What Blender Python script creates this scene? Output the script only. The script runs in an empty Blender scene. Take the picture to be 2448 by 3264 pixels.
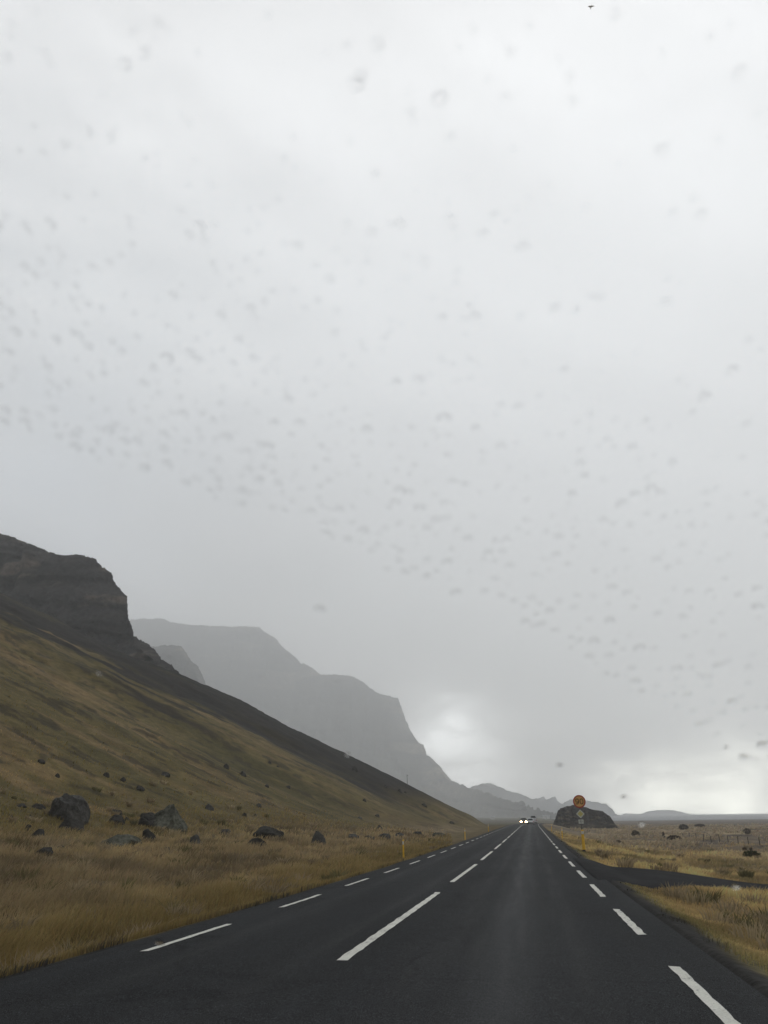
import bpy, bmesh, math, random
import numpy as np
from mathutils import Vector, Matrix
random.seed(7)
RNG = np.random.default_rng(11)
R = math.radians
scene = bpy.context.scene
COL = scene.collection

# ---------------------------------------------------------------- camera
EYE = 1.43                                   # eye height over the wet road
YAW, PITCH, ROLL = R(-8.95), R(19.55), R(0.7)
FOC = 2734.0 / 2448.0                        # focal length in picture widths
def cam_axes():
    cy, sy = math.cos(YAW), math.sin(YAW)
    F = np.array([sy*math.cos(PITCH), cy*math.cos(PITCH), math.sin(PITCH)])
    R0 = np.array([cy, -sy, 0.0]); U0 = np.cross(R0, F)
    return R0*math.cos(ROLL) - U0*math.sin(ROLL), U0*math.cos(ROLL) + R0*math.sin(ROLL), F
CR, CU, CF = cam_axes()
cam = bpy.data.objects.new("camera", bpy.data.cameras.new("camera"))
COL.objects.link(cam)
m3 = Matrix((CR, CU, -CF)).transposed()
cam.matrix_world = Matrix.Translation((0, 0, EYE)) @ m3.to_4x4()
cam.data.sensor_fit = 'HORIZONTAL'; cam.data.sensor_width = 36
cam.data.lens = 36*FOC
cam.data.clip_start = 0.05; cam.data.clip_end = 30000
cam.data.dof.use_dof = True
cam.data.dof.focus_distance = 45
cam.data.dof.aperture_fstop = 11
scene.camera = cam

# ---------------------------------------------------------------- exposure, engine
scene.view_settings.view_transform = 'Standard'
scene.view_settings.look = 'None'
scene.view_settings.exposure = 0.0
scene.view_settings.gamma = 1.0
scene.render.engine = 'CYCLES'
scene.cycles.use_denoising = True
scene.cycles.max_bounces = 8
scene.cycles.diffuse_bounces = 2
scene.cycles.volume_bounces = 2
scene.cycles.transmission_bounces = 6
scene.cycles.sample_clamp_indirect = 5

def px_dir(x, y):
    """unit direction through a point of the photograph (1659-wide coordinates)"""
    k = 2448/1659
    d = CF + CR*((x*k-1224)/2734) - CU*((y*k-1632)/2734)
    return d/np.linalg.norm(d)
def at_y(x, y, Y):
    d = px_dir(x, y); p = d*(Y/d[1]); return (p[0], p[1], p[2]+EYE)

# ---------------------------------------------------------------- sky
SUN_EL, SUN_AZ = R(24), R(42)
world = bpy.data.worlds.new("World"); scene.world = world; world.use_nodes = True
wn, wl = world.node_tree.nodes, world.node_tree.links
wn.clear()
def N(nodes, t, **kw):
    n = nodes.new(t)
    for k, v in kw.items(): setattr(n, k, v)
    return n
w_out = N(wn, 'ShaderNodeOutputWorld')
tc = N(wn, 'ShaderNodeTexCoord')
sky = N(wn, 'ShaderNodeTexSky', sky_type='NISHITA', sun_disc=False, sun_elevation=SUN_EL, sun_rotation=SUN_AZ)
bg1 = N(wn, 'ShaderNodeBackground'); bg1.inputs[1].default_value = 0.05
wl.new(sky.outputs[0], bg1.inputs[0])
bg2 = N(wn, 'ShaderNodeBackground'); bg2.inputs[1].default_value = 1.0
mixs = N(wn, 'ShaderNodeMixShader'); mixs.inputs[0].default_value = 0.97
wl.new(bg1.outputs[0], mixs.inputs[1]); wl.new(bg2.outputs[0], mixs.inputs[2]); wl.new(mixs.outputs[0], w_out.inputs[0])
def M_(op, a, b=None, c=None, clamp=False):
    n = N(wn, 'ShaderNodeMath', operation=op, use_clamp=clamp)
    for i, v in enumerate((a, b, c)):
        if v is None: continue
        if isinstance(v, (int, float)): n.inputs[i].default_value = v
        else: wl.new(v, n.inputs[i])
    return n.outputs[0]
sep = N(wn, 'ShaderNodeSeparateXYZ'); wl.new(tc.outputs['Generated'], sep.inputs[0])
DX, DY, DZ = sep.outputs
# a warped direction so that the cloud fields have soft ragged edges
nz = N(wn, 'ShaderNodeTexNoise'); nz.inputs['Scale'].default_value = 2.2; nz.inputs['Detail'].default_value = 5; nz.inputs['Roughness'].default_value = .5
mp = N(wn, 'ShaderNodeMapping'); mp.inputs['Scale'].default_value = (1, 1, 2.6); mp.inputs['Rotation'].default_value = (0, R(22), R(10))
wl.new(tc.outputs['Generated'], mp.inputs[0]); wl.new(mp.outputs[0], nz.inputs[0])
nz2 = N(wn, 'ShaderNodeTexNoise'); nz2.inputs['Scale'].default_value = 9; nz2.inputs['Detail'].default_value = 6; nz2.inputs['Roughness'].default_value = .55
wl.new(mp.outputs[0], nz2.inputs[0])
n1 = M_('SUBTRACT', nz.outputs[0], .5); n2 = M_('SUBTRACT', nz2.outputs[0], .5)
# rain streaks slanting down to the right: noise drawn out along that slant
AZ = M_('ARCTAN2', DX, DY); EL = M_('ARCSINE', DZ)
cs_, sn_ = math.cos(R(26)), math.sin(R(26))
SU = M_('SUBTRACT', M_('MULTIPLY', AZ, cs_), M_('MULTIPLY', EL, sn_)); SV = M_('ADD', M_('MULTIPLY', AZ, sn_), M_('MULTIPLY', EL, cs_))
cmb = N(wn, 'ShaderNodeCombineXYZ'); wl.new(M_('MULTIPLY', SU, 1.3), cmb.inputs[0]); wl.new(M_('MULTIPLY', SV, 9.0), cmb.inputs[1])
nz3 = N(wn, 'ShaderNodeTexNoise'); nz3.inputs['Scale'].default_value = 1.0; nz3.inputs['Detail'].default_value = 4; nz3.inputs['Roughness'].default_value = .45; wl.new(cmb.outputs[0], nz3.inputs[0])
n3 = M_('SUBTRACT', nz3.outputs[0], .5)
nz4 = N(wn, 'ShaderNodeTexNoise'); nz4.inputs['Scale'].default_value = 15; nz4.inputs['Detail'].default_value = 6; nz4.inputs['Roughness'].default_value = .55
wl.new(mp.outputs[0], nz4.inputs[0]); n4 = M_('SUBTRACT', nz4.outputs[0], .5)
def sv_of(px, py):
    d = px_dir(px, py); return math.atan2(d[0], d[1])*sn_+math.asin(d[2])*cs_
V0 = (sv_of(700, 1300)+sv_of(1300, 1580))/2
band = M_('EXPONENT', M_('MULTIPLY', M_('POWER', M_('ABSOLUTE', M_('DIVIDE', M_('SUBTRACT', M_('ADD', SV, M_('MULTIPLY', n1, .10)), V0), .085)), 2.0), -1.0))
elev = M_('ADD', DZ, M_('MULTIPLY', n1, .16))
ramp = N(wn, 'ShaderNodeValToRGB'); wl.new(elev, ramp.inputs[0])
cr = ramp.color_ramp
def stops(cr, pts):
    while len(cr.elements) > 1: cr.elements.remove(cr.elements[-1])
    cr.elements[0].position = pts[0][0]; cr.elements[0].color = (*pts[0][1], 1)
    for p, c in pts[1:]:
        e = cr.elements.new(p); e.color = (*c, 1)
stops(cr, [(0.0, (1.6, 1.6, 1.53)), (.08, (1.5, 1.5, 1.47)), (.15, (1.22, 1.225, 1.23)), (.26, (1.02, 1.035, 1.06)), (.40, (1.0, 1.02, 1.045)), (.56, (1.09, 1.11, 1.13)), (.74, (1.2, 1.21, 1.22)), (.84, (.9, .9, .9)), (1.0, (.6, .6, .6))])  # last stops darken the unseen zenith to lower the light on the land
val = ramp.outputs[0]
def blob(px, py, width, amp, prev, tint=(1, 1, 1), wob=.75, rag=0.0):
    """a brighter or darker field of cloud round a direction"""
    d = px_dir(px, py)
    dt = N(wn, 'ShaderNodeVectorMath', operation='DOT_PRODUCT'); wl.new(tc.outputs['Generated'], dt.inputs[0]); dt.inputs[1].default_value = tuple(d)
    ang = M_('ARCCOSINE', M_('MINIMUM', dt.outputs['Value'], .99999))
    ang = M_('ADD', ang, M_('ADD', M_('MULTIPLY', n2, R(width)*wob*2.2), M_('MULTIPLY', n1, R(width)*wob*1.2)))
    g = M_('EXPONENT', M_('MULTIPLY', M_('POWER', M_('DIVIDE', M_('MAXIMUM', ang, 0.0), R(width)), 2.0), -1.0))
    g = M_('MULTIPLY', g, M_('MAXIMUM', M_('ADD', 1.0, M_('MULTIPLY', n4, rag)), .1))
    mx = N(wn, 'ShaderNodeVectorMath', operation='SCALE'); mx.inputs[0].default_value = tuple(c*amp for c in tint); wl.new(g, mx.inputs['Scale'])
    ad = N(wn, 'ShaderNodeVectorMath', operation='ADD'); wl.new(prev, ad.inputs[0]); wl.new(mx.outputs[0], ad.inputs[1])
    return ad.outputs[0]
for b in [(1660, 1725, 2.6, 2.6, (1, 1, .88)), (1570, 1738, 2.4, 2.4, (1, 1, .86)), (1480, 1735, 2.3, 2.4, (1, 1, .86)), (1400, 1738, 2.0, 2.2, (1, 1, .88)), (1320, 1738, 2.0, 1.6, (1, 1, .9)), (1560, 1640, 4.5, .6, (1, 1, .95)),
          (925, 1562, 2.0, 1.3, (.97, 1, 1)), (975, 1618, 2.8, 1.7, (.97, 1, 1)), (1040, 1672, 2.8, 1.0, (.97, 1, 1)), (1000, 1560, 2.0, .6, (.97, 1, 1)),
          (290, 1290, 4.5, .25, (.9, .97, 1.1)), (60, 1080, 8, .20, (.78, .97, 1.25)), (150, 900, 13, -.09, (1.1, 1, .92)),
          (760, 1330, 8, -.03, (1, 1, 1)), (1250, 1450, 8, -.05, (1, 1, 1)),
          (1500, 300, 16, .1, (1, 1, 1)), (-100, 300, 14, -.12, (1, 1, 1)), (1700, 1100, 9, .07, (.96, 1, 1)), (700, 700, 8, .05, (1, 1, 1))]:
    val = blob(*b[:4], val, b[4], rag=(2.0 if b[4][2] < .95 else (2.6 if b[2] < 3 else 0.0)))
sc_ = N(wn, 'ShaderNodeVectorMath', operation='SCALE'); wl.new(val, sc_.inputs[0])
wl.new(M_('ADD', M_('SUBTRACT', 1.0, M_('MULTIPLY', band, .10)), M_('ADD', M_('ADD', M_('MULTIPLY', n1, .22), M_('MULTIPLY', n3, .30)), M_('MULTIPLY', n2, .14))), sc_.inputs['Scale'])
# unseen sky behind the camera, dimmed to cut the light on the scene
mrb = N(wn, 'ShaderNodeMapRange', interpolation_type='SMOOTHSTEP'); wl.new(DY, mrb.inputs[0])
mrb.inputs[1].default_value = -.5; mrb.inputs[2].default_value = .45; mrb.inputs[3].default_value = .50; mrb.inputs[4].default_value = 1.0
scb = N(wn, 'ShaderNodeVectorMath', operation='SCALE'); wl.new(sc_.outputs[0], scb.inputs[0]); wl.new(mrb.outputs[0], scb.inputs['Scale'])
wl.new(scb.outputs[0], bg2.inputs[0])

# ---------------------------------------------------------------- sun behind cloud
sun = bpy.data.objects.new("sun", bpy.data.lights.new("sun", 'SUN')); COL.objects.link(sun)
sun.data.energy = 0.5; sun.data.angle = R(40); sun.data.color = (1, .97, .92)
sd = Vector((math.sin(SUN_AZ)*math.cos(SUN_EL), math.cos(SUN_AZ)*math.cos(SUN_EL), math.sin(SUN_EL)))
sun.rotation_euler = sd.to_track_quat('Z', 'Y').to_euler()

# ---------------------------------------------------------------- helpers
def tag(o, label=None, cat=None, group=None, kind=None):
    if label: o['label'] = label
    if cat: o['category'] = cat
    if group: o['group'] = group
    if kind: o['kind'] = kind
    return o
def mesh_np(name, V, Fq, mat=None, parent=None, smooth=True, col=None, loc=None):
    """mesh object from numpy vertices and faces (quads or tris)"""
    V = np.asarray(V, dtype=np.float32); Fq = np.asarray(Fq, dtype=np.int32)
    me = bpy.data.meshes.new(name)
    k = Fq.shape[1]
    me.vertices.add(len(V)); me.vertices.foreach_set('co', V.ravel())
    me.loops.add(Fq.size); me.loops.foreach_set('vertex_index', Fq.ravel())
    me.polygons.add(len(Fq)); me.polygons.foreach_set('loop_start', np.arange(0, Fq.size, k, dtype=np.int32))
    me.polygons.foreach_set('use_smooth', np.full(len(Fq), smooth, dtype=bool))
    if col is not None:
        a = me.color_attributes.new('tone', 'FLOAT_COLOR', 'POINT')
        c = np.ones((len(V), 4), dtype=np.float32); c[:, :col.shape[1]] = col
        a.data.foreach_set('color', c.ravel())
    me.update(calc_edges=True); me.validate()
    if mat: me.materials.append(mat)
    o = bpy.data.objects.new(name, me); COL.objects.link(o)
    if parent: o.parent = parent
    if loc is not None: o.location = loc
    return o
def grid_faces(nr, nc, flip=False):
    i = np.arange(nr-1)[:, None]*nc + np.arange(nc-1)[None, :]
    f = np.stack([i, i+1, i+nc+1, i+nc], -1).reshape(-1, 4)
    return f[:, ::-1] if flip else f
def bm_obj(name, bm, mat, parent=None, smooth=False, loc=None):
    me = bpy.data.meshes.new(name); bm.normal_update(); bm.to_mesh(me); bm.free()
    for p in me.polygons: p.use_smooth = smooth
    mats = mat if isinstance(mat, (list, tuple)) else [mat]
    for m in mats: me.materials.append(m)
    o = bpy.data.objects.new(name, me); COL.objects.link(o)
    if parent: o.parent = parent
    if loc is not None: o.location = loc
    return o
def empty(name, loc, rz=0.0):
    o = bpy.data.objects.new(name, None); COL.objects.link(o); o.location = loc; o.rotation_euler = (0, 0, rz); o.empty_display_size = .3
    return o
def box(bm, x0, x1, y0, y1, z0, z1, bev=0.0):
    r = bmesh.ops.create_cube(bm, size=1.0)
    for v in r['verts']:
        v.co = Vector(((x0+x1)/2+v.co.x*(x1-x0), (y0+y1)/2+v.co.y*(y1-y0), (z0+z1)/2+v.co.z*(z1-z0)))
    if bev:
        es = list({e for v in r['verts'] for e in v.link_edges})
        bmesh.ops.bevel(bm, geom=es, offset=bev, segments=2, affect='EDGES', profile=.5)
def cyl(bm, p0, p1, r0, r1=None, seg=16):
    r1 = r0 if r1 is None else r1
    p0, p1 = Vector(p0), Vector(p1); d = p1-p0
    q = d.to_track_quat('Z', 'Y').to_matrix().to_4x4()
    bmesh.ops.create_cone(bm, cap_ends=True, segments=seg, radius1=r0, radius2=r1, depth=d.length, matrix=Matrix.Translation((p0+p1)/2) @ q)

# hashed value noise in numpy
def _h(ix, iy, s):
    n = (ix.astype(np.int64)*374761393 + iy.astype(np.int64)*668265263 + s*1442695041) & 0x7fffffff
    n = ((n ^ (n >> 13))*1274126177) & 0x7fffffff
    n = (n ^ (n >> 16)) & 0x7fffffff
    return n/float(0x7fffffff)
def vn(x, y, s=0):
    x = np.asarray(x, float); y = np.asarray(y, float)
    ix = np.floor(x); iy = np.floor(y); fx = x-ix; fy = y-iy
    fx = fx*fx*fx*(fx*(fx*6-15)+10); fy = fy*fy*fy*(fy*(fy*6-15)+10)
    a = _h(ix, iy, s); b = _h(ix+1, iy, s); c = _h(ix, iy+1, s); d = _h(ix+1, iy+1, s)
    return (a*(1-fx)+b*fx)*(1-fy) + (c*(1-fx)+d*fx)*fy
def fbm(x, y, s=0, o=4, g=.5):
    t = 0; a = 1; n = 0
    x = np.asarray(x, float); y = np.asarray(y, float)
    for k in range(o):
        t = t + a*(vn(x, y, s+k*17)-.5)*2; n += a; a *= g
        x, y = x*1.93+y*.37+5.1, y*1.93-x*.37+9.7
    return t/n
def sst(a, b, x):
    t = np.clip((x-a)/(b-a), 0, 1); return t*t*(3-2*t)
def mixc(c, d, m):
    return c*(1-m[..., None]) + np.asarray(d)*m[..., None]

# ---------------------------------------------------------------- materials
MATS = {}
def mat(name, base=(.5, .5, .5), rough=.8, spec=.3, noise=None, bump=None, metal=0.0, emit=None, attr=None, normal_mix=None):
    """procedural material; noise=(scale, amount), bump=(scale, strength, distance)"""
    if name in MATS: return MATS[name]
    m = bpy.data.materials.new(name); m.use_nodes = True; MATS[name] = m
    nt = m.node_tree; nn, ll = nt.nodes, nt.links
    b = nn['Principled BSDF']
    b.inputs['Roughness'].default_value = rough; b.inputs['Specular IOR Level'].default_value = spec; b.inputs['Metallic'].default_value = metal
    src = None
    tcx = nn.new('ShaderNodeTexCoord')
    if attr:
        a = nn.new('ShaderNodeAttribute'); a.attribute_name = attr; src = a.outputs['Color']
    else:
        c = nn.new('ShaderNodeRGB'); c.outputs[0].default_value = (*base, 1); src = c.outputs[0]
    if noise:
        for sc, am in (noise if isinstance(noise[0], tuple) else (noise,)):
            t = nn.new('ShaderNodeTexNoise'); t.inputs['Scale'].default_value = sc; t.inputs['Detail'].default_value = 6; ll.new(tcx.outputs['Object'], t.inputs[0])
            mr = nn.new('ShaderNodeMapRange'); mr.inputs[1].default_value = .3; mr.inputs[2].default_value = .7; mr.inputs[3].default_value = 1-am; mr.inputs[4].default_value = 1+am
            ll.new(t.outputs[0], mr.inputs[0])
            s = nn.new('ShaderNodeVectorMath'); s.operation = 'SCALE'; ll.new(src, s.inputs[0]); ll.new(mr.outputs[0], s.inputs['Scale']); src = s.outputs[0]
    ll.new(src, b.inputs['Base Color'])
    if bump:
        h = None; last = None
        for sc, st, di in (bump if isinstance(bump[0], tuple) else (bump,)):
            t = nn.new('ShaderNodeTexNoise'); t.inputs['Scale'].default_value = sc; t.inputs['Detail'].default_value = 8; t.inputs['Roughness'].default_value = .6; ll.new(tcx.outputs['Object'], t.inputs[0])
            bp = nn.new('ShaderNodeBump'); bp.inputs['Strength'].default_value = st; bp.inputs['Distance'].default_value = di; ll.new(t.outputs[0], bp.inputs['Height'])
            if last: ll.new(last, bp.inputs['Normal'])
            last = bp.outputs[0]
        ll.new(last, b.inputs['Normal'])
    if emit:
        b.inputs['Emission Color'].default_value = (*emit[0], 1); b.inputs['Emission Strength'].default_value = emit[1]
    return m

# ---------------------------------------------------------------- the lie of the land
YR = [-60, 0, 10, 20, 36, 50, 67, 100, 234, 300, 400, 600, 900, 6000]
ZR = [.1, 0, -.11, -.23, -.37, -.44, -.50, -.58, -.86, -1.15, -2.0, -4.0, -4.3, -4.3]
def zr(y): return np.interp(y, YR, ZR)
def xcurve(y): return np.where(y > 185, (np.minimum(y, 700)-185.0)**2*1.1e-4, 0.0)
def side_mask(x, y):
    """1 on the gravel track that turns off to the right"""
    c = 33.0 + .95*x
    w = np.interp(x, [1, 2.2, 3.2, 8, 18, 40], [9.5, 7.6, 7.0, 6.8, 2.6, 2.2])
    n = .35*fbm(x*.9, y*.9, 71, 3)
    return sst(.35, -.25, np.abs(y-c)-w+n)*(x > 1.7)
def foot(y): return 8+(235-np.minimum(y, 235))*.115
def G(x, y, rough=True):
    x = np.asarray(x, float); y = np.asarray(y, float)
    xr = x-xcurve(y)
    road = zr(y)
    # right of the road: bank, then the plain that falls to the sea
    pl = np.interp(y, [-50, 0, 20, 60, 125, 400, 900, 1100, 1500, 7000], [-.9, -1.1, -1.5, -2.3, -3.2, -3.7, -5.4, -6.4, -12, -12])
    t = sst(2.3, 15, xr)**.8
    zright = road-.07 - .35*sst(2.0, 3.6, xr) + (pl-road+.4)*sst(2.4, 13, xr)
    # left: ditch, flat strip
    lf = np.interp(y, [-50, 0, 50, 235, 600, 6000], [-.5, -.55, -.85, -1.4, -3.5, -3.5])
    zleft = road-.07 - .45*sst(-5.6, -7.6, xr) + (lf-road+.5)*sst(-7.5, -16, xr)
    z = np.where(xr > -1.8, zright, zleft)
    # hillside left of the road, ending in a spur
    yr_ = 235 + 9*fbm(x/38, x*0+3, 5, 3) - 5
    yy = np.minimum(y, yr_)
    q = -x - foot(yy) + 3.5*fbm(y/30, x*0, 9, 2)
    w = 1.2+8.5*(1-np.clip(yy, 0, 235)/235)
    qq = w*np.logaddexp(0, q/w)
    hill = .505*qq - .00028*qq*qq
    hill = np.minimum(hill, 190)*sst(-6.2, -15, xr)
    back = np.maximum(y-yr_, 0)
    up = sst(2, 40, hill)
    if rough:
        hill = hill + up*(1.5*fbm(x/55, y/30, 21, 3)*np.exp(-back/20)) + sst(.3, 6, hill)*(.34*fbm(x/7, y/5, 22, 4)) + up*(.75*fbm(x/13, y/7, 23, 3)+.5*fbm(x/4.5, y/2.5, 24, 3))
    hill = np.maximum(hill - .7*back - .004*back*back*0, 0)
    z = z + hill
    if rough:
        tc_ = 33.0+.95*x; tw = np.interp(x, [1, 8, 18, 40], [8, 7, 4, 4])+4
        flat = 1-np.exp(-((y-tc_)/tw)**4)*(x > 1.5)
        off = (sst(2.3, 5, xr)*flat + sst(-5.9, -8.0, xr))
        dist = np.hypot(x, y)
        z = z + off*(.12*fbm(x/2.2, y/2.2, 31, 3) + .30*fbm(x/11, y/11, 33, 3))*np.exp(-dist/900)
        far = sst(9, 30, xr)*flat
        z = z + far*(.5*fbm(x/6, y/9, 35, 3)+.25)*np.exp(-dist/500)
    return z
def onground(px, py, tmax=3000):
    """where the sight line through a point of the photograph meets the land"""
    d = px_dir(px, py)
    t = np.geomspace(3, tmax, 4000)
    P = d[None, :]*t[:, None]; h = P[:, 2]+EYE-G(P[:, 0], P[:, 1])
    i = np.argmax(h < 0)
    if h[i] >= 0: i = len(t)-1
    a, b = t[max(i-1, 0)], t[i]
    for _ in range(20):
        m = (a+b)/2; p = d*m
        if p[2]+EYE-G(p[0], p[1]) < 0: b = m
        else: a = m
    p = d*b
    return np.array([p[0], p[1], float(G(p[0], p[1]))]), b

def tone(x, y):
    """what grows or lies at each place: bare colour of the ground cover"""
    x = np.asarray(x, float); y = np.asarray(y, float)
    xr = x-xcurve(y)
    straw, olive, dark, red, brown = (.265, .20, .10), (.135, .112, .042), (.062, .055, .028), (.19, .145, .088), (.088, .068, .045)
    c = np.broadcast_to(np.array((.18, .135, .055)), x.shape+(3,)).copy()
    n1 = fbm(x/9, y/16, 101, 4); n2 = fbm(x/2.6, y/4.5, 102, 4); n3 = fbm(x/.8, y/1.0, 103, 3)
    # left of the road
    L = xr < -2
    yr_ = 235; q = -x-foot(y)
    onhill = sst(-6, 9, q)*L
    strip = sst(-8, -12, xr)*(1-sst(-9, 2, q))*L
    c = mixc(c, straw, sst(.05, .5, n1+n2*.6)*.55)
    c = mixc(c, olive, sst(.0, .5, -n1+n2*.5)*.7)
    c = mixc(c, red, strip*.75)
    c = mixc(c, brown, strip*sst(.0, .45, fbm(x/3, y/5, 104, 4))*.75)
    c = mixc(c, straw, strip*sst(.1, .5, fbm(x/2, y/9, 105, 4))*.6)
    c = mixc(c, (.058, .045, .026), strip*sst(.12, .5, fbm(x/1.6, y/1.9, 106, 4))*.7)
    # verge beside the asphalt is shorter and greener
    verge = sst(-11.5, -7.5, xr)*L
    c = mixc(c, (.172, .128, .056), verge*.75)
    # hillside turf with streaks that run down the slope
    hs = fbm(x/34+y/60, y/9, 110, 5); hf = fbm(x/7+y/14, y/2.6, 111, 4)
    turf = np.broadcast_to(np.array((.178, .140, .052)), x.shape+(3,)).copy()
    turf = mixc(turf, (.27, .19, .085), sst(.02, .5, hs*.8+hf*.85))
    turf = mixc(turf, (.085, .078, .030), sst(.08, .5, -hs*.9+hf*.6)*.65)
    turf = mixc(turf, (.055, .048, .030), sst(.16, .42, fbm(x/3.2, y/1.5, 112, 4))*.75)
    c = mixc(c, turf, onhill)
    # dark scree under the spur, tongues reaching down
    yb = 146+26*np.exp(-np.abs(x+14)/60)
    sc = sst(-5, 6, y-yb+44*fbm(x/46, y/20, 120, 4)+22*fbm(x/14, y/5, 121, 4))*sst(6, 20, q)
    sc = np.maximum(sc, sst(.42, .6, fbm(x/30+2, y/9, 123, 4))*sst(75, 120, y)*sst(10, 25, q)*.85)
    scree = mixc(np.broadcast_to(np.array((.038, .033, .029)), x.shape+(3,)).copy(), (.026, .024, .023), sst(-.2, .4, fbm(x/5, y/2, 122, 4)))
    scree = mixc(scree, (.085, .072, .032), sst(.22, .5, fbm(x/22, y/6, 124, 4))*.6)
    c = mixc(c, scree, sc)
    # beyond the spur: grey-green lowland under the far cliffs
    far = sst(240, 330, y)*L
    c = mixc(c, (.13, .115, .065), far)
    # right of the road
    Rr = (xr > -2)*1.0
    strawR = sst(-.35, .35, fbm(x/6, y/10, 130, 4)+.25*n3)
    cr_ = mixc(np.broadcast_to(np.array((.165, .121, .060)), x.shape+(3,)).copy(), (.31, .225, .105), strawR)
    cr_ = mixc(cr_, (.105, .088, .043), sst(.05, .45, fbm(x/4.5, y/9, 131, 4))*.75)
    cr_ = mixc(cr_, (.105, .098, .042), sst(3.6, 2.4, xr)*.7*(y < 60))
    hm = np.clip(sst(13, 26, xr)*sst(45, 70, y) + sst(170, 260, y), 0, 1)
    heath = mixc(np.broadcast_to(np.array((.17, .13, .085)), x.shape+(3,)).copy(), (.34, .26, .15), sst(-.1, .35, fbm(x/9, y/22, 132, 4)))
    heath = mixc(heath, (.085, .068, .050), sst(.05, .4, fbm(x/5, y/9, 133, 4)))
    cr_ = mixc(cr_, heath, hm*sst(-.5, .2, fbm(x/14, y/14, 134, 3)+.3))
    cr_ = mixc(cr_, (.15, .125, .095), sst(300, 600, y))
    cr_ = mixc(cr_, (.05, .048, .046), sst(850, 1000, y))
    cr_ = np.minimum(cr_*1.4, .55)
    c = c*(1+.30*strip[..., None])
    c = mixc(c, cr_, Rr)
    # gravel shoulders
    g = np.clip(sst(2.65, 2.25, xr+.25*fbm(x, y/2, 140, 3))*(xr > -2) + sst(-6.1, -5.75, xr+.2*fbm(x, y/2, 141, 3))*(xr < -2), 0, 1)
    c = mixc(c, (.045, .043, .04), g)
    c = c*(1+.26*n2[..., None])*(1+.16*n3[..., None])
    lum = c.mean(-1, keepdims=True)
    c = c*.95+lum*.05
    return np.clip(c*.6, .01, .6)

# ================================================================ SETTING
M_ground = mat('ground_cover', attr='tone', rough=.95, spec=.1, noise=((1.1, .22), (7.0, .25)), bump=((5.0, .5, .10), (.9, .4, .35)))
# one sheet from under the camera out past the coast, finest where the camera looks
angs = np.concatenate([np.linspace(-180, -46, 90, endpoint=False), np.linspace(-46, 30, 900), np.linspace(30, 180, 90)[1:]])
rad = np.concatenate([[0.0], np.geomspace(.8, 5, 14, endpoint=False), np.geomspace(5, 420, 620, endpoint=False), np.geomspace(420, 5500, 150)])
A, Q = np.meshgrid(np.radians(angs), rad)
X = Q*np.sin(A); Y = Q*np.cos(A)
Z = G(X, Y)
xr_ = X-xcurve(Y)
under = sst(-5.85, -5.6, xr_)*sst(2.2, 2.0, xr_)
Z = Z-.10*under
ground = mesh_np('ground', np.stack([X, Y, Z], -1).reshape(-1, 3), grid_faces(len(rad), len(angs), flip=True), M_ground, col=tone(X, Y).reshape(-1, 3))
tag(ground, kind='structure')

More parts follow.
